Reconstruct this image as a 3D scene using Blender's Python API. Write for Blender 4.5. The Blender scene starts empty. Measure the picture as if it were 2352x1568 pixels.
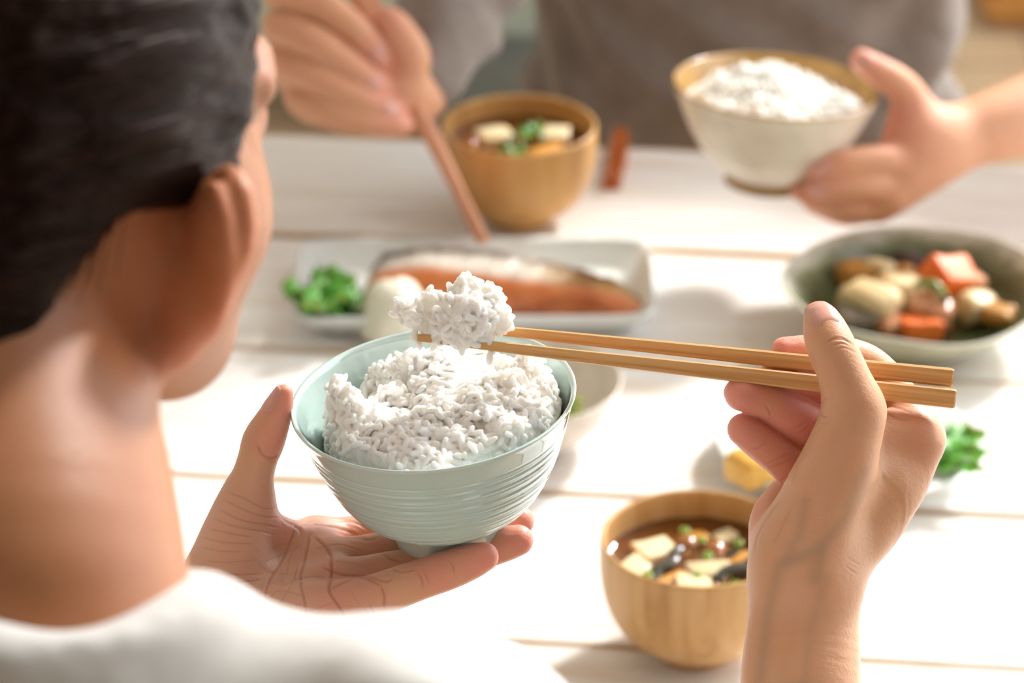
import bpy, bmesh, math, random
import numpy as np
from mathutils import Vector, Matrix, Quaternion

random.seed(7)
RNG = np.random.default_rng(11)
S = bpy.context.scene
COL = S.collection

# ------------------------------------------------------------------ camera
FPX = 8000.0                       # focal length in pixels of the 2352 wide frame
PITCH = math.radians(27.0)
TZ = 0.72                          # table top height
CAMP = np.array([0.0, 0.0, TZ + 1.066])
FW = np.array([0.0, math.cos(PITCH), -math.sin(PITCH)])
UP = np.array([0.0, math.sin(PITCH), math.cos(PITCH)])
RT = np.array([1.0, 0.0, 0.0])
FOCUS = 1.452
cam = bpy.data.cameras.new('camera')
camo = bpy.data.objects.new('camera', cam)
COL.objects.link(camo)
camo.location = CAMP
camo.rotation_euler = (math.pi / 2 - PITCH, 0, 0)
cam.sensor_width = 36.0
cam.lens = FPX / 2352.0 * 36.0
cam.clip_start = 0.05
cam.dof.use_dof = True
cam.dof.focus_distance = FOCUS
cam.dof.aperture_fstop = 9.5
S.camera = camo

# ------------------------------------------------------------------ light
world = bpy.data.worlds.new('world')
S.world = world
world.use_nodes = True
wb = world.node_tree.nodes['Background']
wb.inputs[0].default_value = (0.93, 0.96, 1.0, 1)
wb.inputs[1].default_value = 3.0
sun = bpy.data.lights.new('sun', 'SUN')
sun.energy = 6.0
sun.angle = math.radians(9)
sun.color = (1.0, 0.975, 0.94)
suno = bpy.data.objects.new('sun', sun)
COL.objects.link(suno)
SUN_TO = Vector((0.52, 0.66, 0.62))          # direction from the table towards the sun
suno.rotation_euler = SUN_TO.to_track_quat('Z', 'Y').to_euler()
suno.location = (4.0, 4.2, 4.0)
# daylight comes in through the long open window on the right: a portal guides the sky's light through it
port = bpy.data.lights.new('window_portal', 'AREA')
port.shape = 'RECTANGLE'
port.size = 3.8
port.size_y = 5.6
port.cycles.is_portal = True
porto = bpy.data.objects.new('window_portal', port)
COL.objects.link(porto)
porto.location = (1.80, 3.72, 1.88)
porto.rotation_euler = (0, math.pi / 2, 0)
S.view_settings.view_transform = 'Standard'
S.view_settings.look = 'None'
S.view_settings.gamma = 1.0
S.view_settings.exposure = 0.05
S.view_settings.use_curve_mapping = False
S.cycles.max_bounces = 6
S.cycles.diffuse_bounces = 4
S.cycles.glossy_bounces = 2
S.cycles.transmission_bounces = 2
S.cycles.use_adaptive_sampling = True
S.cycles.adaptive_threshold = 0.2


def P(px, py, d):
    """world point at a depth d (metres along the optical axis)"""
    return CAMP + d * (FW + RT * ((px - 1176) / FPX) - UP * ((py - 784) / FPX))


def on_z(px, py, z=TZ):
    r = FW + RT * ((px - 1176) / FPX) - UP * ((py - 784) / FPX)
    return CAMP + r * ((z - CAMP[2]) / r[2])


def to_px(v):
    q = v - CAMP
    d = q @ FW
    return 1176 + FPX * (q @ RT) / d, 784 - FPX * (q @ UP) / d, d


# ------------------------------------------------------------------ object helpers
def link(name, me, parent=None, mat=None):
    o = bpy.data.objects.new(name, me)
    COL.objects.link(o)
    if parent is not None:
        o.parent = parent
        o.matrix_parent_inverse = Matrix.Identity(4)
    if mat is not None:
        me.materials.append(mat)
    return o


def empty(name, loc=(0, 0, 0), rot=(0, 0, 0)):
    o = bpy.data.objects.new(name, None)
    COL.objects.link(o)
    o.location = loc
    o.rotation_euler = rot
    o.empty_display_size = 0.02
    return o


def tag(o, label=None, cat=None, group=None, kind=None):
    if label:
        o['label'] = label
    if cat:
        o['category'] = cat
    if group:
        o['group'] = group
    if kind:
        o['kind'] = kind
    return o


def mesh_np(name, V, F, smooth=True):
    """V (n,3) float, F (m,3|4) int or list of lists"""
    me = bpy.data.meshes.new(name)
    if isinstance(F, np.ndarray):
        k = F.shape[1]
        me.vertices.add(len(V))
        me.vertices.foreach_set('co', np.asarray(V, np.float32).ravel())
        me.loops.add(F.size)
        me.loops.foreach_set('vertex_index', F.astype(np.int32).ravel())
        me.polygons.add(len(F))
        me.polygons.foreach_set('loop_start', np.arange(0, F.size, k, dtype=np.int32))
        me.update(calc_edges=True)
        me.validate()
    else:
        me.from_pydata([tuple(map(float, v)) for v in V], [], F)
        me.update()
    if smooth:
        me.polygons.foreach_set('use_smooth', np.ones(len(me.polygons), bool))
    return me


def lathe(prof, seg=96, wob=None):
    """closed or open profile [(r,z)...] turned round z; returns V,F"""
    V, F = [], []
    n = len(prof)
    ring = []
    for (r, z) in prof:
        if r < 1e-6:
            ring.append([len(V)])
            V.append((0, 0, z))
        else:
            ids = []
            for s in range(seg):
                a = 2 * math.pi * s / seg
                rr, zz = (r, z) if wob is None else wob(a, r, z)
                ids.append(len(V))
                V.append((rr * math.cos(a), rr * math.sin(a), zz))
            ring.append(ids)
    for i in range(n - 1):
        A, B = ring[i], ring[i + 1]
        for s in range(seg):
            t = (s + 1) % seg
            if len(A) == 1 and len(B) == 1:
                continue
            if len(A) == 1:
                F.append([A[0], B[t], B[s]])
            elif len(B) == 1:
                F.append([A[s], A[t], B[0]])
            else:
                F.append([A[s], A[t], B[t], B[s]])
    return V, F


def spline(pts, n):
    """Catmull-Rom through control rows, n samples per span"""
    p = np.asarray(pts, float)
    p = np.vstack([2 * p[0] - p[1], p, 2 * p[-1] - p[-2]])
    out = []
    for i in range(1, len(p) - 2):
        a, b, c, d = p[i - 1], p[i], p[i + 1], p[i + 2]
        for k in range(n):
            t = k / n
            out.append(0.5 * ((2 * b) + (c - a) * t + (2 * a - 5 * b + 4 * c - d) * t * t + (3 * b - a - 3 * c + d) * t ** 3))
    out.append(p[-2])
    return np.array(out)


def box_bm(sx, sy, sz, bev=0.0, seg=2):
    bm = bmesh.new()
    bmesh.ops.create_cube(bm, size=1.0)
    bmesh.ops.scale(bm, vec=(sx, sy, sz), verts=bm.verts)
    if bev > 0:
        bmesh.ops.bevel(bm, geom=bm.edges[:], offset=bev, segments=seg, affect='EDGES', profile=0.5)
    return bm


def bm_mesh(name, bm, smooth=False):
    me = bpy.data.meshes.new(name)
    bm.to_mesh(me)
    bm.free()
    if smooth:
        me.polygons.foreach_set('use_smooth', np.ones(len(me.polygons), bool))
    return me


def tube(pts, seg=10, flat=None, cap=True):
    """pts rows x,y,z,r -> V,F ; flat=(dir, scale)"""
    pts = np.asarray(pts, float)
    V, F = [], []
    n = len(pts)
    prev = None
    for i in range(n):
        t = pts[min(i + 1, n - 1), :3] - pts[max(i - 1, 0), :3]
        t /= np.linalg.norm(t) + 1e-12
        if prev is None:
            a = np.cross(t, [0.31, 0.2, 0.93])
        else:
            a = prev - t * (prev @ t)
        a /= np.linalg.norm(a) + 1e-12
        prev = a
        b = np.cross(t, a)
        for s in range(seg):
            g = 2 * math.pi * s / seg
            o = (a * math.cos(g) + b * math.sin(g)) * pts[i, 3]
            if flat is not None:
                f = np.asarray(flat[0], float)
                o = o - f * (o @ f) * (1 - flat[1])
            V.append(pts[i, :3] + o)
    for i in range(n - 1):
        for s in range(seg):
            t = (s + 1) % seg
            F.append([i * seg + s, i * seg + t, (i + 1) * seg + t, (i + 1) * seg + s])
    if cap:
        F.append([s for s in range(seg)][::-1])
        F.append([(n - 1) * seg + s for s in range(seg)])
    return V, F


# ------------------------------------------------------------------ signed distance modelling
class Grid:
    def __init__(self, lo, hi, h, marg=0.010):
        self.h = h
        self.marg = marg
        self.lo = np.asarray(lo, float)
        self.n = np.ceil((np.asarray(hi, float) - self.lo) / h).astype(int) + 1
        self.ax = [self.lo[i] + h * np.arange(self.n[i]) for i in range(3)]
        self.v = np.full(self.n, 0.05, np.float32)

    def box(self, lo, hi):
        a = np.clip(np.floor((lo - self.lo) / self.h).astype(int), 0, self.n - 1)
        b = np.clip(np.ceil((hi - self.lo) / self.h).astype(int) + 1, 1, self.n)
        return tuple(slice(a[i], max(b[i], a[i] + 1)) for i in range(3))

    def pts(self, sl):
        return (self.ax[0][sl[0]][:, None, None].astype(np.float32), self.ax[1][sl[1]][None, :, None].astype(np.float32),
                self.ax[2][sl[2]][None, None, :].astype(np.float32))

    def sweep_d(self, pr, sl, flat=None):
        """distance to a densely sampled tapered sweep; pr rows x,y,z,r ; flat=(n,s) squashes along n by s"""
        X, Y, Z = self.pts(sl)
        shape = tuple(s.stop - s.start for s in sl)
        best = np.full(shape, 0.05, np.float32)
        for a, b in zip(pr[:-1], pr[1:]):
            rm = max(a[3], b[3]) * (1 if flat is None else max(1.0, flat[1])) + self.marg
            lo = np.minimum(a[:3], b[:3]) - rm
            hi = np.maximum(a[:3], b[:3]) + rm
            s2 = self.box(lo, hi)
            q = tuple(slice(max(s2[i].start, sl[i].start) - sl[i].start, min(s2[i].stop, sl[i].stop) - sl[i].start) for i in range(3))
            if any(k.stop <= k.start for k in q):
                continue
            x = X[q[0]] - np.float32(a[0])
            y = Y[:, q[1]] - np.float32(a[1])
            z = Z[:, :, q[2]] - np.float32(a[2])
            ab = (b[:3] - a[:3])
            L2 = float(ab @ ab) + 1e-12
            t = np.clip((x * np.float32(ab[0]) + y * np.float32(ab[1]) + z * np.float32(ab[2])) / np.float32(L2), 0, 1)
            dx = x - t * np.float32(ab[0])
            dy = y - t * np.float32(ab[1])
            dz = z - t * np.float32(ab[2])
            if flat is not None:
                nn, s = flat
                k = (dx * np.float32(nn[0]) + dy * np.float32(nn[1]) + dz * np.float32(nn[2])) * np.float32(1 / s - 1)
                dx = dx + k * np.float32(nn[0])
                dy = dy + k * np.float32(nn[1])
                dz = dz + k * np.float32(nn[2])
            d = np.sqrt(dx * dx + dy * dy + dz * dz) - (np.float32(a[3]) + t * np.float32(b[3] - a[3]))
            best[q] = np.minimum(best[q], d)
        return best

    def sweep_box(self, pr, k):
        m = (pr[:, 3].max() * 1.35) + k + 0.003
        return self.box(pr[:, :3].min(0) - m, pr[:, :3].max(0) + m)

    def add_sweep(self, ctrl, k=0.004, n=6, flat=None, sub=False):
        pr = spline(ctrl, n) if len(ctrl) > 2 else np.asarray(ctrl, float)
        if flat is not None:
            nn = np.asarray(flat[0], float)
            flat = (nn / np.linalg.norm(nn), flat[1])
        sl = self.sweep_box(pr, k)
        d = self.sweep_d(pr, sl, flat)
        self.v[sl] = smin(self.v[sl], d, k) if not sub else -smin(-self.v[sl], d, k)

    def add_ell(self, c, r, rot=None, k=0.004, sub=False):
        c = np.asarray(c, float)
        r = np.asarray(r, float)
        m = r.max() + k + 0.004
        sl = self.box(c - m, c + m)
        X, Y, Z = self.pts(sl)
        x, y, z = X - np.float32(c[0]), Y - np.float32(c[1]), Z - np.float32(c[2])
        if rot is not None:
            M = np.asarray(rot, np.float32)          # rows are the ellipsoid's axes
            x, y, z = (M[0, 0] * x + M[0, 1] * y + M[0, 2] * z, M[1, 0] * x + M[1, 1] * y + M[1, 2] * z,
                       M[2, 0] * x + M[2, 1] * y + M[2, 2] * z)
        k0 = np.sqrt((x / r[0]) ** 2 + (y / r[1]) ** 2 + (z / r[2]) ** 2)
        k1 = np.sqrt((x / r[0] ** 2) ** 2 + (y / r[1] ** 2) ** 2 + (z / r[2] ** 2) ** 2) + 1e-9
        d = (k0 * (k0 - 1) / k1).astype(np.float32)
        self.v[sl] = smin(self.v[sl], d, k) if not sub else -smin(-self.v[sl], d, k)

    def add_grains(self, pos, R, L, W, k):
        """many small rounded rods: pos (n,3), R (n,3,3) with the long axis in column 2, L and W (n,)"""
        v, h, lo = self.v, self.h, self.lo
        f32 = np.float32
        for p, M_, l, w in zip(pos, R, L, W):
            m = l * 0.5 + k + h
            a = np.maximum(((p - m - lo) / h).astype(int), 0)
            b = np.minimum(((p + m - lo) / h).astype(int) + 2, self.n)
            if (b <= a).any():
                continue
            X = (self.ax[0][a[0]:b[0]] - p[0]).astype(f32)[:, None, None]
            Y = (self.ax[1][a[1]:b[1]] - p[1]).astype(f32)[None, :, None]
            Z = (self.ax[2][a[2]:b[2]] - p[2]).astype(f32)[None, None, :]
            t = X * f32(M_[0, 2]) + Y * f32(M_[1, 2]) + Z * f32(M_[2, 2])
            q = X * f32(M_[0, 0]) + Y * f32(M_[1, 0]) + Z * f32(M_[2, 0]) + f32(0.35 / l) * t * t * f32(0.4)
            r2 = X * X + Y * Y + Z * Z - t * t
            half = l / 2
            s_ = np.clip(np.abs(t) / f32(half), 0, 1)
            rad = f32(w / 2) * (1 - f32(0.62) * s_ * s_)
            tt = np.maximum(np.abs(t) - f32(half - w * 0.30), 0)
            r2 = np.maximum(r2, 0) + tt * tt
            d = np.sqrt(r2) - rad
            sl = (slice(a[0], b[0]), slice(a[1], b[1]), slice(a[2], b[2]))
            v[sl] = smin(v[sl], d, k)

    def mesh(self):
        return surface_nets(self.v, self.lo, self.h)

    def sample(self, p):
        """trilinear value at points (n,3)"""
        q = (p - self.lo) / self.h
        q = np.clip(q, 0, self.n - 1.001)
        i = q.astype(int)
        f = q - i
        o = 0
        for a in (0, 1):
            for b in (0, 1):
                for c in (0, 1):
                    w = (f[:, 0] if a else 1 - f[:, 0]) * (f[:, 1] if b else 1 - f[:, 1]) * (f[:, 2] if c else 1 - f[:, 2])
                    o = o + w * self.v[i[:, 0] + a, i[:, 1] + b, i[:, 2] + c]
        return o


def smin(a, b, k):
    if k <= 0:
        return np.minimum(a, b)
    h = np.maximum(k - np.abs(a - b), 0) / np.float32(k)
    return np.minimum(a, b) - h * h * np.float32(k * 0.25)


def surface_nets(v, lo, h):
    nx, ny, nz = v.shape
    ins = v < 0
    c = ins[:-1, :-1, :-1].astype(np.int8)
    tot = np.zeros_like(c)
    for a in (0, 1):
        for b in (0, 1):
            for d in (0, 1):
                tot += ins[a:nx - 1 + a, b:ny - 1 + b, d:nz - 1 + d]
    act = (tot > 0) & (tot < 8)
    I = np.argwhere(act)
    idx = np.full(act.shape, -1, np.int64)
    idx[act] = np.arange(len(I))
    acc = np.zeros((len(I), 3))
    cnt = np.zeros(len(I))
    corners = [(a, b, d) for a in (0, 1) for b in (0, 1) for d in (0, 1)]
    val = {q: v[I[:, 0] + q[0], I[:, 1] + q[1], I[:, 2] + q[2]].astype(float) for q in corners}
    for q in corners:
        for ax in range(3):
            if q[ax] == 0:
                r = list(q)
                r[ax] = 1
                r = tuple(r)
                va, vb = val[q], val[r]
                m = (va < 0) != (vb < 0)
                t = np.where(m, va / np.where(m, va - vb, 1), 0)
                p = np.array(q, float)[None, :].repeat(len(I), 0)
                p[:, ax] += t
                acc[m] += p[m]
                cnt[m] += 1
    V = (I + acc / cnt[:, None]) * h + lo
    Fs = []
    for ax in range(3):
        o1, o2 = (ax + 1) % 3, (ax + 2) % 3
        sA = [slice(None)] * 3
        sB = [slice(None)] * 3
        sA[ax] = slice(0, -1)
        sB[ax] = slice(1, None)
        A, B = ins[tuple(sA)], ins[tuple(sB)]
        E = np.argwhere(A != B)
        ok = (E[:, o1] > 0) & (E[:, o2] > 0) & (E[:, o1] < v.shape[o1] - 1) & (E[:, o2] < v.shape[o2] - 1)
        E = E[ok]
        d1 = np.zeros(3, int)
        d1[o1] = 1
        d2 = np.zeros(3, int)
        d2[o2] = 1
        q = [idx[tuple((E - x).T)] for x in (0 * d1, d1, d1 + d2, d2)]
        f = np.stack(q, 1)
        inside = A[tuple(E.T)]
        f[~inside] = f[~inside][:, ::-1]
        Fs.append(f)
    F = np.vstack(Fs)
    F = F[(F >= 0).all(1)]
    return V, F


def subdivide(V, F):
    """quads -> 4 quads each, new points averaged (one smoothing step after)"""
    n = len(V)
    e = np.stack([F, np.roll(F, -1, 1)], 2).reshape(-1, 2)
    es = np.sort(e, 1)
    key = es[:, 0] * n + es[:, 1]
    u, first, inv = np.unique(key, return_index=True, return_inverse=True)
    em = (V[es[first, 0]] + V[es[first, 1]]) / 2
    fm = V[F].mean(1)
    V2 = np.vstack([V, em, fm])
    eid = n + inv.reshape(-1, 4)
    fid = n + len(em) + np.arange(len(F))
    out = []
    for k in range(4):
        out.append(np.stack([F[:, k], eid[:, k], fid, eid[:, (k + 3) % 4]], 1))
    return V2, np.vstack(out)


def relax(V, F, it=2, lam=0.5):
    a = np.concatenate([F[:, 0], F[:, 1], F[:, 2], F[:, 3]])
    b = np.concatenate([F[:, 1], F[:, 2], F[:, 3], F[:, 0]])
    n = len(V)
    deg = np.bincount(a, minlength=n) + np.bincount(b, minlength=n)
    for _ in range(it):
        acc = np.stack([np.bincount(a, V[b, i], n) + np.bincount(b, V[a, i], n) for i in range(3)], 1)
        V = V + lam * (acc / np.maximum(deg, 1)[:, None] - V)
    return V


def vnormals(V, F):
    nf = np.cross(V[F[:, 2]] - V[F[:, 0]], V[F[:, 3]] - V[F[:, 1]])
    N = np.stack([sum(np.bincount(F[:, k], nf[:, i], len(V)) for k in range(4)) for i in range(3)], 1)
    return N / (np.linalg.norm(N, axis=1)[:, None] + 1e-12)


def seg_dist(px, py, poly):
    """2D distance of points to a polyline"""
    best = np.full(len(px), 1e9)
    for (ax, ay), (bx, by) in zip(poly[:-1], poly[1:]):
        dx, dy = bx - ax, by - ay
        t = np.clip(((px - ax) * dx + (py - ay) * dy) / (dx * dx + dy * dy + 1e-9), 0, 1)
        best = np.minimum(best, np.hypot(px - ax - t * dx, py - ay - t * dy))
    return best


def set_color(me, name, rgb):
    at = me.color_attributes.new(name, 'FLOAT_COLOR', 'POINT')
    c = np.ones((len(me.vertices), 4), np.float32)
    c[:, :rgb.shape[1]] = rgb
    at.data.foreach_set('color', c.ravel())


# ------------------------------------------------------------------ materials
class M:
    """tiny node helper"""

    def __init__(self, name):
        self.m = bpy.data.materials.new(name)
        self.m.use_nodes = True
        self.t = self.m.node_tree
        self.b = self.t.nodes['Principled BSDF']
        self.L = self.t.links.new

    def n(self, typ, **kw):
        x = self.t.nodes.new(typ)
        for k, v in kw.items():
            if k.startswith('i_'):
                x.inputs[k[2:].replace('_', ' ')].default_value = v
            else:
                setattr(x, k, v)
        return x

    def set(self, **kw):
        for k, v in kw.items():
            self.b.inputs[k.replace('_', ' ')].default_value = v
        return self

    def coord(self, out='Object', scale=(1, 1, 1), rot=(0, 0, 0)):
        c = self.n('ShaderNodeTexCoord')
        mp = self.n('ShaderNodeMapping')
        mp.inputs['Scale'].default_value = scale
        mp.inputs['Rotation'].default_value = rot
        self.L(c.outputs[out], mp.inputs['Vector'])
        return mp.outputs['Vector']

    def noise(self, vec, scale=5, detail=4, rough=0.5, dist=0.0):
        x = self.n('ShaderNodeTexNoise')
        x.inputs['Scale'].default_value = scale
        x.inputs['Detail'].default_value = detail
        x.inputs['Roughness'].default_value = rough
        x.inputs['Distortion'].default_value = dist
        self.L(vec, x.inputs['Vector'])
        return x.outputs['Fac']

    def ramp(self, fac, stops):
        r = self.n('ShaderNodeValToRGB')
        el = r.color_ramp.elements
        while len(el) < len(stops):
            el.new(0.5)
        for e, (p, c) in zip(el, stops):
            e.position = p
            e.color = (*c, 1)
        self.L(fac, r.inputs['Fac'])
        return r.outputs['Color']

    def mix(self, fac, a, b, mode='MIX'):
        x = self.n('ShaderNodeMix', data_type='RGBA', blend_type=mode)
        for sock, val in ((0, fac), (6, a), (7, b)):
            if hasattr(val, 'is_linked') or hasattr(val, 'links'):
                self.L(val, x.inputs[sock])
            elif sock == 0:
                x.inputs[0].default_value = val
            else:
                x.inputs[sock].default_value = (*val, 1)
        return x.outputs[2]

    def math(self, op, a, b=0.0, c=None):
        x = self.n('ShaderNodeMath', operation=op)
        for i, val in enumerate((a, b, c)):
            if val is None:
                continue
            if hasattr(val, 'links'):
                self.L(val, x.inputs[i])
            else:
                x.inputs[i].default_value = val
        return x.outputs[0]

    def bump(self, h, strength=0.3, dist=0.001, prev=None):
        x = self.n('ShaderNodeBump')
        x.inputs['Strength'].default_value = strength
        x.inputs['Distance'].default_value = dist
        self.L(h, x.inputs['Height'])
        if prev is not None:
            self.L(prev, x.inputs['Normal'])
        self.L(x.outputs['Normal'], self.b.inputs['Normal'])
        return x.outputs['Normal']

    def base(self, col):
        if isinstance(col, tuple):
            self.b.inputs['Base Color'].default_value = (*col, 1)
        else:
            self.L(col, self.b.inputs['Base Color'])
        return self


def srgb(r, g, b):
    f = lambda c: (c / 255 / 12.92) if c / 255 <= 0.04045 else ((c / 255 + 0.055) / 1.055) ** 2.4
    return (f(r), f(g), f(b))


def mat_skin(name='skin', lines=True, sss=0.0028):
    m = M(name)
    a = m.n('ShaderNodeAttribute', attribute_name='tint')
    v = m.coord('Object')
    mott = m.noise(v, 90, 2, 0.6)
    c = m.mix(m.math('MULTIPLY', mott, 0.55), a.outputs['Color'], m.mix(1.0, a.outputs['Color'], (0.93, 0.74, 0.68), 'MULTIPLY'))
    m.base(c)
    m.set(Roughness=0.40, Subsurface_Weight=0.55, Subsurface_Scale=sss)
    m.b.inputs['Subsurface Radius'].default_value = (1.0, 0.36, 0.2)
    m.b.inputs['Specular IOR Level'].default_value = 0.42
    if lines:
        vo = m.n('ShaderNodeTexVoronoi', feature='DISTANCE_TO_EDGE')
        vo.inputs['Scale'].default_value = 1300
        m.L(v, vo.inputs['Vector'])
        nz = m.noise(v, 420, 2, 0.6)
        st = m.noise(m.coord('Object', (160, 700, 420)), 1.0, 2, 0.5, 0.6)
        hgt = m.math('MULTIPLY_ADD', m.math('MINIMUM', vo.outputs['Distance'], 0.22), 0.30, m.math('MULTIPLY_ADD', nz, 0.30, m.math('MULTIPLY', st, 0.40)))
        m.bump(hgt, 0.65, 0.0006)
    else:
        m.set(Roughness=0.58)
        m.bump(m.noise(v, 300, 1), 0.15, 0.0006)
    return m.m


def mat_nail():
    m = M('fingernail')
    v = m.coord('Object')
    c = m.mix(m.noise(v, 120, 3), srgb(228, 154, 140), srgb(234, 170, 154))
    m.base(c).set(Roughness=0.22, Subsurface_Weight=0.4, Subsurface_Scale=0.003)
    m.b.inputs['Subsurface Radius'].default_value = (1.0, 0.4, 0.25)
    m.b.inputs['Coat Weight'].default_value = 0.12
    m.b.inputs['Coat Roughness'].default_value = 0.2
    m.bump(m.noise(m.coord('Object', (900, 60, 60)), 1.0, 2), 0.2, 0.0002)
    return m.m


# ------------------------------------------------------------------ hands
TONE_BACK = np.array(srgb(219, 172, 136))
TONE_PALM = np.array(srgb(228, 182, 158))
TONE_PINK = np.array(srgb(232, 160, 144))
TONE_VEIN = np.array(srgb(172, 148, 124))
TONE_CREASE = np.array(srgb(178, 116, 94))


def hp(base):
    """hand control points: (px, py, depth offset in cm, radius px) -> world x,y,z,r"""
    def f(rows):
        out = []
        for px, py, dd, r in rows:
            d = base + dd / 100.0
            out.append([*P(px, py, d), r * d / FPX])
        return np.array(out)
    return f


def zbuf_visible(V, N, cell=5.0, tol=0.004):
    x, y, d = to_px(V)
    view = V - CAMP
    view /= np.linalg.norm(view, axis=1)[:, None]
    front = (N * view).sum(1) < 0.05
    gx = ((x - x.min()) / cell).astype(int)
    gy = ((y - y.min()) / cell).astype(int)
    w = gx.max() + 1
    key = gy * w + gx
    zb = np.full(w * (gy.max() + 1), 1e9)
    np.minimum.at(zb, key[front], d[front])
    return x, y, d, front & (d < zb[key] + tol)


def build_hand(base, palm, fingers, creases, tints, h=0.0009, kpalm=0.010, kfing=0.006, dents=()):
    f = hp(base)
    allp = np.vstack([f(r) for r, *_ in palm] + [f(r) for r, *_ in fingers])
    m = allp[:, 3].max() * 1.1 + 0.006
    lo = (allp[:, :3] - (allp[:, 3:4] * 1.15 + 0.006)).min(0)
    hi = (allp[:, :3] + (allp[:, 3:4] * 1.15 + 0.006)).max(0)
    g = Grid(lo, hi, h)
    for row, flat, k in palm:
        g.add_sweep(f(row), kpalm if k is None else k, 6, flat)
    pv = g.v.copy()
    for row, flat, k in fingers:
        k = kfing if k is None else k
        pr = spline(f(row), 6)
        if flat is not None:
            nn = np.asarray(flat[0], float)
            flat = (nn / np.linalg.norm(nn), flat[1])
        sl = g.sweep_box(pr, k)
        d = smin(pv[sl], g.sweep_d(pr, sl, flat), k)
        g.v[sl] = smin(g.v[sl], d, 0.0012)
    for row, k in dents:
        g.add_sweep(f(row), k, 6, None, sub=True)
    V, F = g.mesh()
    V = relax(V, F, 2, 0.5)
    V, F = subdivide(V, F)
    V = relax(V, F, 2, 0.5)
    N = vnormals(V, F)
    x, y, d, vis = zbuf_visible(V, N)
    col = np.tile(TONE_BACK, (len(V), 1))
    for kind, data, rad, amt in tints:
        w = np.zeros(len(V))
        if kind == '3d':
            for row in data:
                c = f([row])[0]
                q = np.linalg.norm(V - c[:3], axis=1) / c[3]
                w = np.maximum(w, np.clip(1 - q, 0, 1) ** 0.8)
            tone = rad
        else:                                   # 2d painted stroke on what faces the camera
            poly, wid = data
            q = seg_dist(x, y, poly) / wid
            w = np.where(vis, np.exp(-q * q), 0)
            tone = rad
        w = np.clip(w * amt, 0, 1)[:, None]
        col = col * (1 - w) + tone * w
    disp = np.zeros(len(V))
    for poly, wid, dep in creases:
        dep *= 0.5
        wid *= 0.8
        poly = [tuple(p) for p in poly]
        if len(poly) > 2:
            poly = [tuple(q) for q in spline(poly, 4)]
        q = seg_dist(x, y, poly) / wid
        ends = np.minimum(np.hypot(x - poly[0][0], y - poly[0][1]), np.hypot(x - poly[-1][0], y - poly[-1][1]))
        fade = np.clip(ends / 16.0, 0.05, 1.0)
        dep = dep * fade
        w = np.where(vis & (q < 4), np.exp(-q * q) - 0.28 * np.exp(-((q - 2.1) ** 2) * 1.2), 0)
        disp -= w * dep * 0.001
        wc = np.clip(np.where(vis, np.exp(-q * q), 0) * dep * 1.5, 0, 0.6)[:, None]
        col = col * (1 - wc) + TONE_CREASE * wc
    V = V + N * disp[:, None]
    return g, V, F, col


def nail_mesh(g, c, n, tdir, wid, leng, lift=0.0004, nu=11, nv=13):
    """a curved nail plate laid on the hand's surface round c, outward direction n, pointing along tdir"""
    n = n / np.linalg.norm(n)
    tdir = tdir - n * (tdir @ n)
    tdir /= np.linalg.norm(tdir)
    s = np.cross(n, tdir)
    pts, uv = [], []
    for j in range(nv):
        v = j / (nv - 1) * 2 - 1
        ww = (1 - abs(v) ** 5 * 0.45) if v < 0 else (1 - abs(v) ** 4 * 0.35)
        for i in range(nu):
            u = i / (nu - 1) * 2 - 1
            vv = v * (1 - 0.16 * u * u) if v > 0 else v * (1 - 0.22 * u * u)
            pts.append(c + s * (u * ww * wid / 2) + tdir * (vv * leng / 2) + n * 0.008)
            uv.append((u, v))
    p = np.array(pts)
    uv = np.array(uv)
    tt = np.zeros(len(p))
    for _ in range(60):
        tt = np.clip(tt + np.clip(g.sample(p - n * tt[:, None]), -0.001, 0.002) * 0.8, 0.003, 0.0122)
    p = p - n * tt[:, None]
    e = np.maximum(np.abs(uv[:, 0]) ** 6, np.where(uv[:, 1] < 0, np.abs(uv[:, 1]) ** 6, 0))
    p = p + n * (lift * (1 - 1.7 * e))[:, None]
    q = p - n * 0.0005
    a = len(p)
    V = np.vstack([p, q])
    F = []
    for j in range(nv - 1):
        for i in range(nu - 1):
            k = j * nu + i
            F.append([k, k + 1, k + nu + 1, k + nu])
            F.append([a + k, a + k + nu, a + k + nu + 1, a + k + 1])
    rim = [i for i in range(nu)] + [j * nu + nu - 1 for j in range(1, nv)] + [(nv - 1) * nu + i for i in range(nu - 2, -1, -1)] + [j * nu for j in range(nv - 2, 0, -1)]
    for i in range(len(rim)):
        k, l = rim[i], rim[(i + 1) % len(rim)]
        F.append([k, a + k, a + l, l])
    return V, F


def z1(pts):
    """crease coordinates read from an enlarged view of the bowl hand"""
    return [(420 + x / 1.782, 600 + y / 1.782) for x, y in pts]


def z2(pts):
    return [(1560 + x / 1.689, 640 + y / 1.689) for x, y in pts]


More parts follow.
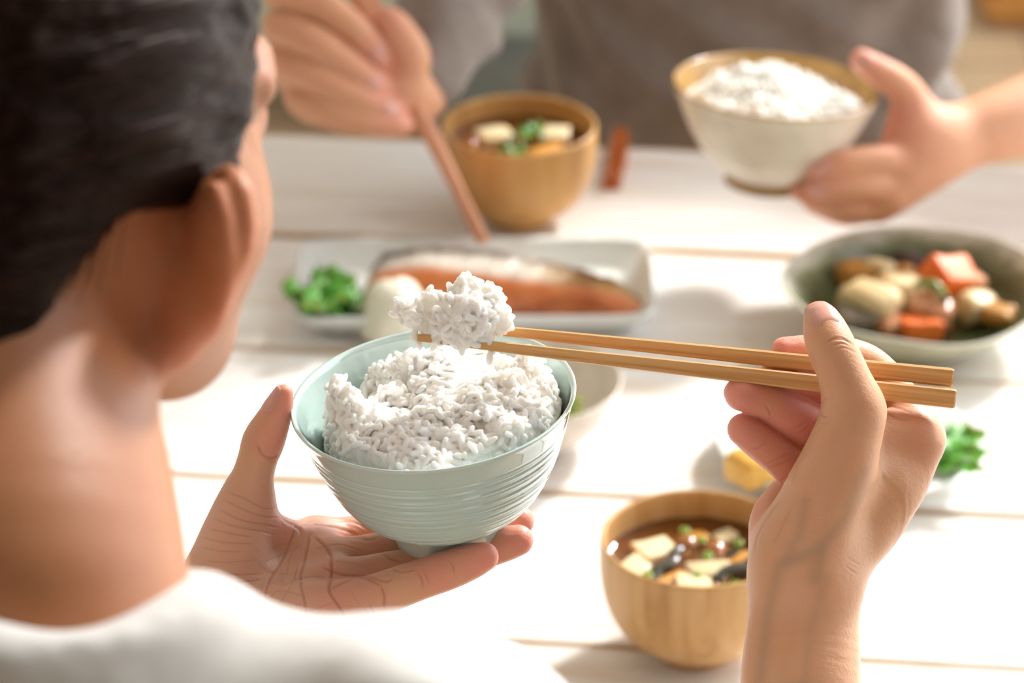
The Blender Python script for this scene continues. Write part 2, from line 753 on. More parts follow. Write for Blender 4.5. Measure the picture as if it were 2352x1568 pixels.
# left hand, palm up under the bowl
LB = 1.46
LH_PALM = [
    ([(800, 1392, -0.5, 56), (700, 1405, -0.9, 68), (560, 1440, -1.6, 78), (430, 1480, -2.0, 80)], None, None),
    ([(770, 1336, 1.4, 50), (680, 1360, 1.0, 52), (560, 1405, 0.0, 60), (430, 1450, -1.0, 66)], None, None),
    ([(745, 1286, 3.0, 48), (670, 1320, 2.6, 50), (560, 1375, 1.4, 56), (430, 1420, 0.2, 62)], None, None),
    ([(725, 1240, 4.6, 46), (660, 1275, 4.2, 50), (560, 1340, 2.8, 56), (430, 1400, 1.2, 62)], None, None),
    # thenar
    ([(566, 1150, 2.0, 54), (545, 1215, 1.8, 74), (520, 1300, 1.2, 88), (470, 1380, 0.4, 84), (430, 1430, -0.2, 80)], None, None),
    # web to the index side
    ([(590, 1195, 2.2, 36), (660, 1228, 3.2, 34), (730, 1238, 4.4, 34)], None, 0.008),
    # wrist and forearm
    ([(440, 1440, -0.6, 112), (390, 1472, -1.4, 112), (330, 1510, -2.6, 112)], (UP * 0.8 - FW * 0.6, 0.86), 0.010),
]
LH_FING = [
    # thumb
    ([(566, 1160, 2.0, 56), (578, 1105, 1.6, 49), (592, 1052, 1.1, 46), (605, 1013, 0.8, 49), (623, 974, 0.5, 42), (640, 936, 0.25, 33), (652, 903, 0.1, 22)], None, 0.008),
    # little
    ([(800, 1392, -0.5, 54), (880, 1362, -0.35, 50), (955, 1334, -0.05, 47), (1030, 1308, 0.15, 46), (1078, 1290, 0.2, 42), (1112, 1278, 0.2, 34)], None, 0.006),
    # ring
    ([(775, 1336, 1.4, 50), (870, 1316, 2.0, 46), (1000, 1292, 2.4, 44), (1100, 1266, 2.3, 43), (1155, 1250, 2.2, 41), (1190, 1240, 2.1, 36)], None, 0.006),
    # middle
    ([(750, 1286, 3.0, 48), (860, 1268, 3.8, 44), (1000, 1243, 4.2, 42), (1100, 1218, 4.1, 41), (1160, 1204, 4.0, 39), (1194, 1196, 3.9, 34)], None, 0.006),
    # index
    ([(725, 1240, 4.6, 46), (820, 1224, 5.4, 42), (950, 1202, 5.8, 40), (1060, 1186, 5.6, 37), (1120, 1178, 5.4, 30)], None, 0.006),
]
LH_CREASE = [
    (z1([(302, 742), (322, 788), (365, 806), (402, 782)]), 4.0, 0.7), (z1([(330, 800), (370, 822), (400, 800)]), 3.0, 0.35),
    (z1([(262, 690), (240, 720), (236, 742)]), 3.5, 0.4), (z1([(275, 668), (252, 690)]), 3, 0.35),
    (z1([(178, 940), (250, 968), (330, 1010), (385, 1012)]), 3.0, 0.45), (z1([(160, 972), (240, 1010), (330, 1044), (400, 1050)]), 2.8, 0.4),
    (z1([(140, 1010), (220, 1050), (300, 1070), (395, 1092)]), 3.0, 0.45), (z1([(120, 1050), (200, 1080), (300, 1100), (380, 1120)]), 3.0, 0.4),
    (z1([(98, 1092), (190, 1112), (290, 1130)]), 2.6, 0.45), (z1([(78, 1130), (170, 1150), (300, 1156)]), 2.8, 0.4),
    (z1([(62, 1170), (160, 1186), (260, 1188)]), 2.6, 0.35), (z1([(80, 1225), (180, 1232), (300, 1222)]), 2.6, 0.35),
    (z1([(92, 1270), (200, 1282), (320, 1280)]), 3.0, 0.45), (z1([(110, 1308), (220, 1314), (330, 1300)]), 2.8, 0.45),
    (z1([(386, 1010), (420, 1060), (470, 1090), (488, 1120)]), 5, 0.8), (z1([(410, 1030), (450, 1030), (520, 1040), (640, 1030)]), 4, 0.3),
    (z1([(470, 1060), (440, 1150), (400, 1230), (350, 1310), (330, 1390)]), 4.0, 0.6),
    (z1([(520, 1110), (500, 1210), (480, 1300), (500, 1400), (505, 1500)]), 4.2, 0.7),
    (z1([(530, 1120), (600, 1190), (610, 1280), (600, 1350), (650, 1430), (672, 1530)]), 4.5, 0.9),
    (z1([(470, 1070), (560, 1080), (660, 1100), (760, 1140)]), 4, 0.45), (z1([(560, 1250), (650, 1280), (730, 1290), (815, 1325)]), 4.0, 0.7),
    (z1([(600, 1345), (690, 1300), (760, 1290), (830, 1310), (870, 1290)]), 3.6, 0.6),
    (z1([(690, 1130), (760, 1140), (806, 1128)]), 4, 0.6), (z1([(610, 1060), (700, 1068), (780, 1110)]), 3.5, 0.35),
    (z1([(806, 1320), (826, 1370), (820, 1430)]), 4.2, 0.75), (z1([(760, 1395), (780, 1440), (796, 1490)]), 3.5, 0.5),
    (z1([(850, 1250), (890, 1270), (960, 1260)]), 3.5, 0.5), (z1([(800, 1180), (850, 1216), (900, 1230)]), 4.0, 0.6),
    (z1([(962, 1270), (980, 1302), (985, 1340)]), 3.6, 0.6), (z1([(986, 1262), (1003, 1300), (1005, 1330)]), 3.0, 0.4),
    (z1([(1092, 1222), (1108, 1250), (1112, 1290)]), 3.4, 0.5), (z1([(950, 1425), (975, 1415), (1000, 1400)]), 3, 0.3),
    (z1([(340, 1390), (420, 1320), (520, 1290), (600, 1300)]), 2.5, 0.3), (z1([(300, 1360), (420, 1350), (520, 1380)]), 2.5, 0.3),
    (z1([(380, 1420), (440, 1330), (470, 1240)]), 2.5, 0.3), (z1([(420, 1440), (520, 1430), (620, 1390)]), 2.5, 0.3),
    (z1([(530, 1180), (640, 1160), (740, 1190)]), 2.5, 0.3), (z1([(560, 1220), (660, 1230), (760, 1250)]), 2.3, 0.25),
    (z1([(680, 1330), (720, 1400), (770, 1450)]), 2.4, 0.25), (z1([(500, 1150), (440, 1200), (420, 1300)]), 2.4, 0.3),
    (z1([(345, 1180), (400, 1160), (470, 1150)]), 2.2, 0.25), (z1([(320, 1240), (400, 1200), (440, 1190)]), 2.2, 0.25),
]
LH_TINT = [
    ('3d', [(660, 1310, 1, 330), (560, 1250, 0.5, 190)], TONE_PALM, 1.6),
    ('3d', [(655, 930, 0, 85), (1130, 1280, 0, 130), (1210, 1240, 2, 110), (1210, 1195, 4, 110), (640, 1000, .5, 80), (1000, 1310, 0.1, 90)], TONE_PINK, 1.15),
    ('3d', [(790, 1360, -0.5, 130), (640, 1180, 2, 110), (760, 1200, 4.5, 130)], TONE_PINK, 0.6),
]

# right hand, holding the chopsticks
RB = 1.45
RH_PALM = [
    # thumb metacarpal
    ([(1962, 942, -1.2, 66), (1948, 1000, -1.15, 76), (1922, 1075, -0.9, 86), (1885, 1165, -0.5, 98), (1858, 1250, -0.1, 112), (1850, 1310, 0.0, 116)], None, 0.006),
    ([(2104, 1012, 1.5, 60), (2066, 1100, 1.5, 66), (1994, 1196, 1.2, 78), (1905, 1290, 0.6, 84)], None, 0.008),
    ([(2072, 1050, 3.3, 56), (2010, 1150, 2.8, 62), (1960, 1230, 2.2, 66), (1880, 1300, 1.4, 74)], None, 0.010),
    ([(2020, 1095, 4.9, 52), (1960, 1190, 4.0, 60), (1860, 1300, 2.4, 70)], None, 0.010),
    ([(1935, 1120, 5.6, 50), (1880, 1200, 4.6, 62), (1830, 1300, 2.6, 74)], None, 0.010),
    # heel of the hand
    ([(1830, 1130, 3.4, 52), (1795, 1190, 3.0, 66), (1790, 1240, 2.2, 68), (1810, 1300, 1.4, 78)], None, 0.010),
    # web between thumb and index
    ([(1990, 1000, 0.7, 52), (2050, 992, 1.1, 50), (2100, 1000, 1.5, 56)], None, 0.006),
    ([(1930, 1110, 0.2, 70), (2020, 1100, 0.9, 66)], None, 0.010),
    # wrist and forearm
    ([(1850, 1270, 0.5, 110), (1851, 1330, 0.5, 121), (1846, 1420, 0.4, 128), (1838, 1570, -0.1, 138), (1836, 1650, -0.5, 124)], (FW, 0.82), 0.010),
]
RH_FING = [
    # thumb
    ([(1963, 945, -1.2, 67), (1952, 905, -1.4, 64), (1932, 848, -1.5, 58), (1913, 805, -1.4, 57), (1897, 765, -1.1, 52), (1888, 738, -0.8, 43)], None, 0.006),
    # index
    ([(2104, 1012, 1.5, 58), (2062, 920, 2.3, 52), (2000, 842, 2.5, 46), (1930, 812, 2.0, 41), (1860, 806, 1.5, 38), (1802, 806, 1.2, 32)], None, 0.006),
    # middle
    ([(2072, 1050, 3.3, 54), (1990, 960, 4.4, 48), (1920, 905, 4.0, 44), (1860, 880, 2.6, 42), (1810, 862, 1.5, 40), (1780, 850, 1.1, 32)], None, 0.006),
    # ring
    ([(2020, 1095, 4.9, 50), (1930, 1020, 5.0, 50), (1862, 984, 3.2, 56), (1812, 950, 1.8, 48), (1760, 920, 0.9, 43), (1704, 903, 0.35, 41)], None, 0.004),
    # little
    ([(1935, 1120, 5.6, 48), (1875, 1095, 5.0, 54), (1832, 1074, 3.4, 52), (1788, 1046, 2.2, 45), (1742, 1012, 1.4, 42), (1708, 986, 0.9, 38)], None, 0.004),
]
RH_CREASE = [
    (z2([(560, 255), (600, 236), (640, 238), (680, 262)]), 3.0, 0.5), (z2([(570, 240), (620, 226), (660, 246)]), 2.6, 0.35),
    (z2([(585, 265), (630, 250), (672, 268)]), 2.6, 0.35), (z2([(600, 280), (640, 268), (690, 290)]), 2.4, 0.25),
    (z2([(545, 490), (560, 470), (590, 458)]), 3, 0.35), (z2([(528, 520), (555, 530), (590, 536)]), 3, 0.4), (z2([(524, 545), (560, 560), (600, 560)]), 2.6, 0.25),
    (z2([(795, 490), (840, 500), (900, 520)]), 3, 0.35), (z2([(795, 520), (850, 545), (900, 550)]), 3, 0.35), (z2([(796, 548), (840, 570)]), 2.6, 0.3),
    (z2([(330, 480), (352, 520), (345, 560)]), 3.2, 0.4), (z2([(425, 590), (460, 575), (500, 545)]), 3.2, 0.45), (z2([(440, 600), (480, 590), (510, 560)]), 2.6, 0.35),
    (z2([(270, 655), (310, 655), (345, 625)]), 3.2, 0.4), (z2([(330, 720), (380, 700), (430, 670)]), 3.2, 0.5), (z2([(340, 735), (400, 715), (440, 690)]), 2.6, 0.35),
    (z2([(380, 790), (410, 775), (435, 760)]), 3.2, 0.6), (z2([(440, 800), (450, 760), (470, 730)]), 3, 0.3),
    (z2([(395, 860), (340, 930), (300, 1010), (292, 1070)]), 4, 0.5), (z2([(440, 880), (400, 960), (360, 1040)]), 5, 0.25),
    (z2([(640, 1110), (680, 1140), (702, 1150)]), 3, 0.3), (z2([(650, 1080), (690, 1105), (712, 1110)]), 3, 0.25),
]
RH_TINT = [
    ('3d', [(1690, 900, 0.2, 120), (1695, 990, 1, 120), (1800, 800, 1.2, 90), (1840, 920, 2, 150), (1880, 900, 4, 120)], TONE_PINK, 1.3),
    ('3d', [(1800, 960, 1.4, 130), (1790, 1060, 2, 120), (1755, 1210, 2.4, 130)], TONE_PINK, 0.75),
    ('3d', [(1888, 730, -0.8, 90)], TONE_PINK, 0.5),
    ('3d', [(2110, 1010, 1, 120)], TONE_PINK, 0.25),
    ('2d', ([(1985, 1085), (1945, 1190), (1890, 1250), (1875, 1330)], 16), TONE_VEIN, 0.45),
    ('2d', ([(1880, 1260), (1790, 1300), (1765, 1400), (1745, 1560)], 16), TONE_VEIN, 0.5),
    ('2d', ([(1850, 1150), (1835, 1230), (1800, 1290)], 13), TONE_VEIN, 0.35),
    ('2d', ([(1900, 1330), (1860, 1450), (1850, 1568)], 13), TONE_VEIN, 0.25),
]


# ------------------------------------------------------------------ the setting
def mat_planks(i):
    m = M('whitewashed_wood')
    v = m.coord('Object', (1.3, 16, 16))
    st = m.noise(v, 2.2, 4, 0.62, 0.6)
    c = m.ramp(st, [(0.20, srgb(205, 184, 158)), (0.33, srgb(232, 224, 214)), (0.5, srgb(240, 237, 233)), (0.75, srgb(246, 245, 243))])
    v2 = m.coord('Object', (3.0, 30, 30))
    c = m.mix(m.ramp(m.noise(v2, 1.6, 2, 0.6), [(0.0, (0, 0, 0)), (0.60, (0, 0, 0)), (0.72, (0.55, 0.55, 0.55))]), c, srgb(226, 205, 178))
    # worn paint showing tan wood along both long edges of a plank
    tc = m.n('ShaderNodeTexCoord')
    sep = m.n('ShaderNodeSeparateXYZ')
    m.L(tc.outputs['Object'], sep.inputs[0])
    ey = m.math('ABSOLUTE', sep.outputs[1])
    wear = m.math('ADD', ey, m.math('MULTIPLY', m.math('SUBTRACT', m.noise(m.coord('Object', (9, 60, 1)), 1.0, 2, 0.6), 0.5), 0.016))
    wf = m.n('ShaderNodeMapRange')
    m.L(wear, wf.inputs['Value'])
    wf.inputs['From Min'].default_value = 0.081
    wf.inputs['From Max'].default_value = 0.0875
    c = m.mix(wf.outputs['Result'], c, srgb(198, 168, 132))
    m.base(c).set(Roughness=0.42)
    m.bump(m.noise(v, 2.2, 2, 0.62), 0.25, 0.0012)
    return m.m


def build_setting():
    m = M('floor_wood')
    v = m.coord('Object', (1, 1, 1))
    br = m.n('ShaderNodeTexBrick')
    br.inputs['Scale'].default_value = 1.0
    br.inputs['Brick Width'].default_value = 1.4
    br.inputs['Row Height'].default_value = 0.12
    br.inputs['Mortar Size'].default_value = 0.003
    br.inputs['Color1'].default_value = (*srgb(214, 190, 158), 1)
    br.inputs['Color2'].default_value = (*srgb(200, 174, 140), 1)
    br.inputs['Mortar'].default_value = (*srgb(120, 96, 70), 1)
    m.L(v, br.inputs['Vector'])
    m.base(br.outputs['Color']).set(Roughness=0.45)
    me = mesh_np('floor', [(-4.5, -2.5, 0), (4.5, -2.5, 0), (4.5, 6.5, 0), (-4.5, 6.5, 0)], [[0, 1, 2, 3]], False)
    tag(link('floor', me, None, m.m), kind='structure')
    w = M('wall_paint').base(srgb(232, 229, 222)).set(Roughness=0.9)
    w.bump(w.noise(w.coord('Object'), 60, 1), 0.1, 0.002)
    w2 = M('wall_clay_paint').base(srgb(188, 182, 174)).set(Roughness=0.9)
    for nm, size, loc in (('wall_back', (7.0, 0.1, 3.8), (-1.7, 6.55, 1.9)), ('wall_front', (7.0, 0.1, 3.8), (-0.05, -2.55, 1.9)), ('wall_right_blocker', (0.1, 3.45, 3.8), (1.75, -0.775, 1.9)), ('wall_left', (0.1, 9.2, 3.8), (-3.25, 2.0, 1.9)),  # unseen right wall added, its length set to keep window light off the neck
                          ('ceiling', (7.0, 9.2, 0.1), (-1.7, 2.0, 3.85))):
        bm = box_bm(*size)
        o = link(nm, bm_mesh(nm, bm), None, (w2 if nm in ('wall_front', 'wall_right_blocker') else w).m)
        o.location = loc
        tag(o, kind='structure')
    # the right side is one long window standing open to the garden
    fr = M('window_frame_paint').base(srgb(236, 236, 234)).set(Roughness=0.4)
    wn = empty('window_1', (1.75, 2.0, 0))
    tag(wn, kind='structure')
    for k in range(5):
        o = link('post', bm_mesh('post', box_bm(0.06, 0.05, 3.66, 0.004)), wn, fr.m)
        o.location = (0, -1.02 + 1.36 * k, 1.89)
    for z in (0.03, 3.75):
        o = link('rail', bm_mesh('rail', box_bm(0.07, 5.5, 0.06 if z < 1 else 0.10, 0.004)), wn, fr.m)
        o.location = (0, 1.7, z)


TAB_A = math.atan(-0.1)


def build_table():
    t = empty('dining_table', (0, 2.0, TZ), (0, 0, TAB_A))
    tag(t, 'whitewashed plank dining table carrying all the dishes', 'table')
    mats = [mat_planks(i) for i in range(1)]
    # plank seams, in table coordinates across the planks
    
    seams = [0.4250, 0.2425, 0.0655, -0.112, -0.287, -0.462, -0.637]
    L = 1.9
    for i, (a, b) in enumerate(zip(seams[:-1], seams[1:])):
        bm = box_bm(L, a - b - 0.0032, 0.028, 0.0016, 2)
        o = link('plank', bm_mesh('plank', bm), t, mats[0])
        o.location = (0.25 + 0.004 * (i % 3), (a + b) / 2, -0.014 - 0.0004 * (i % 2))
        o.rotation_euler = (0, 0, 0)
    leg = None
    for sx in (-0.6, 1.1):
        for sy in (0.33, -0.53):
            bm = box_bm(0.06, 0.06, TZ - 0.028, 0.004)
            o = link('leg', bm_mesh('leg', bm), t, mats[0])
            o.location = (sx, sy, -0.028 - (TZ - 0.028) / 2)
    for sy in (0.33, -0.53):
        bm = box_bm(1.64, 0.022, 0.08, 0.003)
        o = link('apron', bm_mesh('apron', bm), t, mats[0])
        o.location = (0.25, sy, -0.028 - 0.04)
    return t


# ------------------------------------------------------------------ celadon bowl
def mat_celadon():
    m = M('celadon_glaze')
    v = m.coord('Object')
    c = m.mix(m.noise(v, 30, 3), srgb(180, 206, 202), srgb(192, 215, 211))
    m.base(c).set(Roughness=0.07, Subsurface_Weight=0.15, Subsurface_Scale=0.004)
    m.b.inputs['IOR'].default_value = 1.6
    m.b.inputs['Coat Weight'].default_value = 1.0
    m.b.inputs['Coat Roughness'].default_value = 0.03
    m.bump(m.noise(v, 55, 2), 0.10, 0.0015)
    return m.m


BOWL_RIM = P(995, 912, 1.46)
BOWL_H = 0.065


def bowl_frame():
    """matrix of the held bowl: origin at the foot's centre, z along its axis"""
    rx = Matrix.Rotation(math.radians(2.0), 4, 'X')
    ry = Matrix.Rotation(math.radians(-5.2), 4, 'Y')
    R = ry @ rx
    z = R @ Vector((0, 0, 1))
    org = Vector(BOWL_RIM) - z * BOWL_H
    return Matrix.Translation(org) @ R


def ripple(prof, amp, seed, lo, hi, per=0.0032):
    """throwing rings: fine uneven steps in the radius of an outer profile"""
    rng = np.random.default_rng(seed)
    out = []
    ph = rng.uniform(0, 6, 4)
    for r, z in prof:
        k = 1.0 if lo < z < hi else 0.0
        s = sum(math.sin(z / per * 2 * math.pi / f + p) / f for f, p in zip((1.0, 1.7, 0.6, 2.9), ph))
        out.append((r + amp * k * s, z))
    return out


def build_celadon():
    e = empty('rice_bowl')
    e.matrix_world = bowl_frame()
    tag(e, 'pale celadon green rice bowl with fine rings held in the woman\'s palm', 'bowl')
    cm = lambda rows: [(r / 100, z / 100) for r, z in rows]
    out = spline(cm([(2.5, 0.86), (2.95, 1.0), (3.5, 1.4), (4.2, 2.1), (4.78, 3.1), (5.22, 4.2), (5.58, 5.25), (5.88, 6.15)]), 16)
    out = ripple([tuple(q) for q in out], 0.00017, 3, 0.011, 0.054)
    lip = cm([(5.97, 6.36), (6.02, 6.46), (6.01, 6.52), (5.95, 6.54), (5.86, 6.50)])
    inn = [tuple(q) for q in spline(cm([(5.78, 6.38), (5.52, 5.7), (5.2, 4.8), (4.8, 3.8), (4.2, 2.7), (3.3, 1.75), (2.0, 1.15), (0.0, 0.95)]), 5)]
    V, F = lathe(out + lip + inn, 160)
    body = link('body', mesh_np('body', V, F), e, mat_celadon())
    foot = cm([(1.9, 0.9), (1.9, 0.0), (1.98, -0.14), (2.2, -0.18), (2.36, -0.15), (2.44, -0.05), (2.48, 0.35), (2.50, 0.8), (2.6, 0.95)])
    V, F = lathe(foot, 120)
    link('foot_ring', mesh_np('foot_ring', V, F), e, body.data.materials[0])
    return e


# ------------------------------------------------------------------ rice
def mat_rice():
    m = M('cooked_rice')
    v = m.coord('Object')
    c = m.mix(m.noise(v, 60, 1), srgb(251, 248, 238), srgb(254, 253, 248))
    m.base(c).set(Roughness=0.27, Subsurface_Weight=1.0, Subsurface_Scale=0.0050)
    m.b.inputs['Subsurface Radius'].default_value = (1.0, 0.94, 0.82)
    m.b.inputs['Specular IOR Level'].default_value = 0.45
    m.bump(m.noise(v, 500, 1), 0.15, 0.0004)
    return m.m


def grain(nu=10, nv=7, L=0.0058, W=0.0031):
    V, F = [], []
    for i in range(nv + 1):
        t = i / nv
        z = -math.cos(math.pi * t)
        r = math.sin(math.pi * t) ** 0.75
        for j in range(nu):
            a = 2 * math.pi * j / nu
            V.append((r * math.cos(a) * W / 2, r * math.sin(a) * W / 2 * 0.86 + 0.00035 * (1 - z * z), z * L / 2))
    for i in range(nv):
        for j in range(nu):
            k = (j + 1) % nu
            F.append([i * nu + j, i * nu + k, (i + 1) * nu + k, (i + 1) * nu + j])
    return np.array(V), np.array(F)


def rot_from(z, spin):
    """rotation matrices with third column z (n,3)"""
    z = z / np.linalg.norm(z, axis=1)[:, None]
    a = np.cross(z, np.where(np.abs(z[:, :1]) < 0.9, [[1.0, 0, 0]], [[0, 1.0, 0]]))
    a /= np.linalg.norm(a, axis=1)[:, None]
    b = np.cross(z, a)
    c, s = np.cos(spin)[:, None], np.sin(spin)[:, None]
    x = a * c + b * s
    y = -a * s + b * c
    return np.stack([x, y, z], 2)


def scatter_grains(pos, nrm, tilt=0.35, seed=1, nu=10, nv=7, smin_=0.8, smax=1.12, scale=1.0):
    rng = np.random.default_rng(seed)
    n = len(pos)
    d = rng.normal(size=(n, 3))
    d -= nrm * (d * nrm).sum(1)[:, None] * (1 - tilt)
    R = rot_from(d, rng.uniform(0, 6.28, n))
    gv, gf = grain(nu, nv)
    s = rng.uniform(smin_, smax, (n, 1, 1)) * scale
    st = rng.uniform(0.88, 1.12, (n, 1, 3)) * s
    V = np.einsum('nij,nkj->nki', R, gv[None] * st) + pos[:, None, :]
    F = (gf[None] + (np.arange(n) * len(gv))[:, None, None]).reshape(-1, 4)
    return V.reshape(-1, 3), F


def vnoise(x, y, seed):
    rng = np.random.default_rng(seed)
    T = rng.uniform(-1, 1, (64, 64))
    xi, yi = np.floor(x).astype(int), np.floor(y).astype(int)
    fx, fy = x - xi, y - yi
    fx, fy = fx * fx * (3 - 2 * fx), fy * fy * (3 - 2 * fy)
    g = lambda i, j: T[i % 64, j % 64]
    return (g(xi, yi) * (1 - fx) + g(xi + 1, yi) * fx) * (1 - fy) + (g(xi, yi + 1) * (1 - fx) + g(xi + 1, yi + 1) * fx) * fy


def heap(hfun, rad, spacing, seed, layers=2, points=False, **kw):
    """grains over a height field on a disc (metres) plus the packed mass below"""
    rng = np.random.default_rng(seed)
    pos, nrm = [], []
    for l in range(layers):
        n = int(math.pi * rad * rad / (spacing * spacing) * 0.95)
        r = rad * np.sqrt(rng.uniform(0, 1, n))
        a = rng.uniform(0, 6.283, n)
        x, y = r * np.cos(a), r * np.sin(a)
        e = 0.0015
        z = hfun(x, y)
        nx = -(hfun(x + e, y) - hfun(x - e, y)) / (2 * e)
        ny = -(hfun(x, y + e) - hfun(x, y - e)) / (2 * e)
        # steep faces need more grains
        N = np.stack([nx, ny, np.ones(n)], 1)
        ln = np.linalg.norm(N, axis=1)
        N /= ln[:, None]
        rep = rng.uniform(0, 1, n) < np.clip(ln - 1, 0, 1.6)
        p = np.stack([x, y, z], 1) - N * (0.0012 + 0.0011 * l - rng.uniform(0, 0.0014, n)[:, None].ravel())[:, None]
        extra = p[rep] + rng.normal(0, 0.0012, (rep.sum(), 3))
        ex, ey = extra[:, 0], extra[:, 1]
        extra[:, 2] = hfun(ex, ey) - 0.001
        pos += [p, extra]
        nrm += [N, N[rep]]
    pos, nrm = np.vstack(pos), np.vstack(nrm)
    keep = np.hypot(pos[:, 0], pos[:, 1]) < rad
    pos, nrm = pos[keep], nrm[keep]
    if points:
        return pos, nrm
    V, F = scatter_grains(pos, nrm, seed=seed + 5, **kw)
    # mass below
    k = 48
    u = np.linspace(0, 1, 26)
    Vb = []
    for uu in u:
        for s in range(k):
            a = 2 * math.pi * s / k
            Vb.append((rad * uu * math.cos(a), rad * uu * math.sin(a)))
    Vb = np.array(Vb)
    zb = hfun(Vb[:, 0], Vb[:, 1]) - 0.0012
    top = np.column_stack([Vb, zb])
    Fb = []
    for i in range(len(u) - 1):
        for s in range(k):
            t = (s + 1) % k
            Fb.append([i * k + s, i * k + t, (i + 1) * k + t, (i + 1) * k + s])
    Fb = np.array(Fb)[:, ::-1]
    F = np.vstack([F, Fb + len(V)])
    V = np.vstack([V, top])
    return V, F


def main_rice_h(x, y):
    X, Y = x * 100, y * 100
    r = np.hypot(X - 0.15, Y + 0.25)
    h = 0.05 - 0.012 * r * r
    for cx, cy, a, s in ((-3.95, -0.5, 1.5, 0.75), (-3.3, -1.4, 1.0, 1.0), (-1.1, 2.4, 0.95, 0.8), (0.6, 2.5, 0.8, 1.0), (0.2, 0.8, 0.55, 1.4),
                         (4.1, 1.3, 1.15, 0.65), (3.3, 0.4, 0.75, 0.9), (2.6, -2.6, 0.55, 1.3), (-0.6, -2.4, 0.45, 1.5), (1.7, -0.6, 0.4, 1.1),
                         (-3.0, 1.9, -1.5, 1.15), (-1.5, -0.6, -0.35, 0.9), (4.3, -1.2, 0.25, 0.7), (-1.9, 0.5, 0.45, 0.7), (2.6, 2.4, -0.5, 0.6)):
        h = h + a * np.exp(-((X - cx) ** 2 + (Y - cy) ** 2) / (s * s))
    h = h + 0.22 * vnoise(X * 0.9 + 7, Y * 0.9, 4) + 0.16 * vnoise(X * 2.0, Y * 2.0 + 3, 5)
    edge = np.hypot(X, Y)
    a = np.arctan2(Y, X)
    lim = 4.75 + 0.20 * np.sin(3 * a + 1.0) + 0.15 * np.sin(7 * a) - 0.35 * np.clip(-X / 5, 0, 1) - 0.35 * np.clip(Y / 5, 0, 1)
    h = h - 2.8 * np.clip((edge - lim) / 0.6, 0, 1) ** 1.4
    return h / 100


def thin_out(pos, dmin):
    """drop points closer than dmin to an earlier one"""
    cell, keep = {}, []
    for i, p in enumerate(pos):
        k = tuple((p / dmin).astype(int))
        ok = True
        for a in (-1, 0, 1):
            for b in (-1, 0, 1):
                for c in (-1, 0, 1):
                    for j in cell.get((k[0] + a, k[1] + b, k[2] + c), ()):
                        q = pos[j] - p
                        if q[0] * q[0] + q[1] * q[1] + q[2] * q[2] < dmin * dmin:
                            ok = False
        if ok:
            cell.setdefault(k, []).append(i)
            keep.append(i)
    return np.array(keep)


def grain_axes(nrm, tilt, rng):
    n = len(nrm)
    z = rng.normal(size=(n, 3))
    z -= nrm * (z * nrm).sum(1)[:, None] * (1 - tilt)
    return rot_from(z, rng.uniform(0, 6.28, n))


def build_rice(ricemat):
    pos, nrm = heap(main_rice_h, 0.0545, 0.0013, 21, layers=1, points=True)
    kp = thin_out(pos, 0.0020)
    rng = np.random.default_rng(77)
    pos, nrm = pos[kp], nrm[kp]
    low = rng.uniform(size=len(pos)) < 0.5
    pos = pos + nrm * np.where(low, rng.uniform(-0.0009, -0.0002, len(pos)), rng.uniform(0.0, 0.0012, len(pos)))[:, None]
    rng = np.random.default_rng(77)
    z = np.clip(pos[:, 2] + BOWL_H, 0.012, 0.066)
    rin = np.interp(z, [0.012, 0.0175, 0.027, 0.038, 0.048, 0.057, 0.0638], [0.02, 0.033, 0.042, 0.048, 0.052, 0.0552, 0.0578]) - 0.0022
    rr = np.hypot(pos[:, 0], pos[:, 1])
    pos[:, :2] *= np.minimum(1, rin / np.maximum(rr, 1e-6))[:, None]
    g = Grid((-0.058, -0.058, -0.030), (0.058, 0.058, 0.024), 0.00042, 0.01)
    # packed mass under the surface
    X, Y, Z = g.pts((slice(0, g.n[0]), slice(0, g.n[1]), slice(0, g.n[2])))
    xx, yy = np.broadcast_arrays(X[:, :, 0].astype(float), Y[:, :, 0].astype(float))
    hh = (main_rice_h(xx.ravel(), yy.ravel()).reshape(xx.shape) - 0.0015).astype(np.float32)
    zb = np.clip(Z + BOWL_H, 0.012, 0.066)
    rb = np.interp(zb.ravel(), [0.012, 0.0175, 0.027, 0.038, 0.048, 0.057, 0.0638], [0.02, 0.033, 0.042, 0.048, 0.052, 0.0552, 0.0578]).astype(np.float32).reshape(zb.shape) - np.float32(0.0012)
    wall = np.sqrt(X * X + Y * Y) - rb
    g.v = np.maximum(np.maximum((Z - hh[:, :, None]) * np.float32(0.7), wall), np.float32(-0.022) - Z)
    n = len(pos)
    g.add_grains(pos, grain_axes(nrm, 0.45, rng), rng.uniform(0.0056, 0.0076, n), rng.uniform(0.0023, 0.0029, n), 0.0004)
    g.v = np.maximum(g.v, wall)
    V, F = g.mesh()
    V = relax(V, F, 1, 0.25)
    V[:, 2] += BOWL_H
    o = link('cooked_rice', mesh_np('cooked_rice', V, F), None, ricemat)
    o.matrix_world = bowl_frame()
    tag(o, 'heaped white steamed rice filling the celadon bowl', 'rice', kind='stuff')


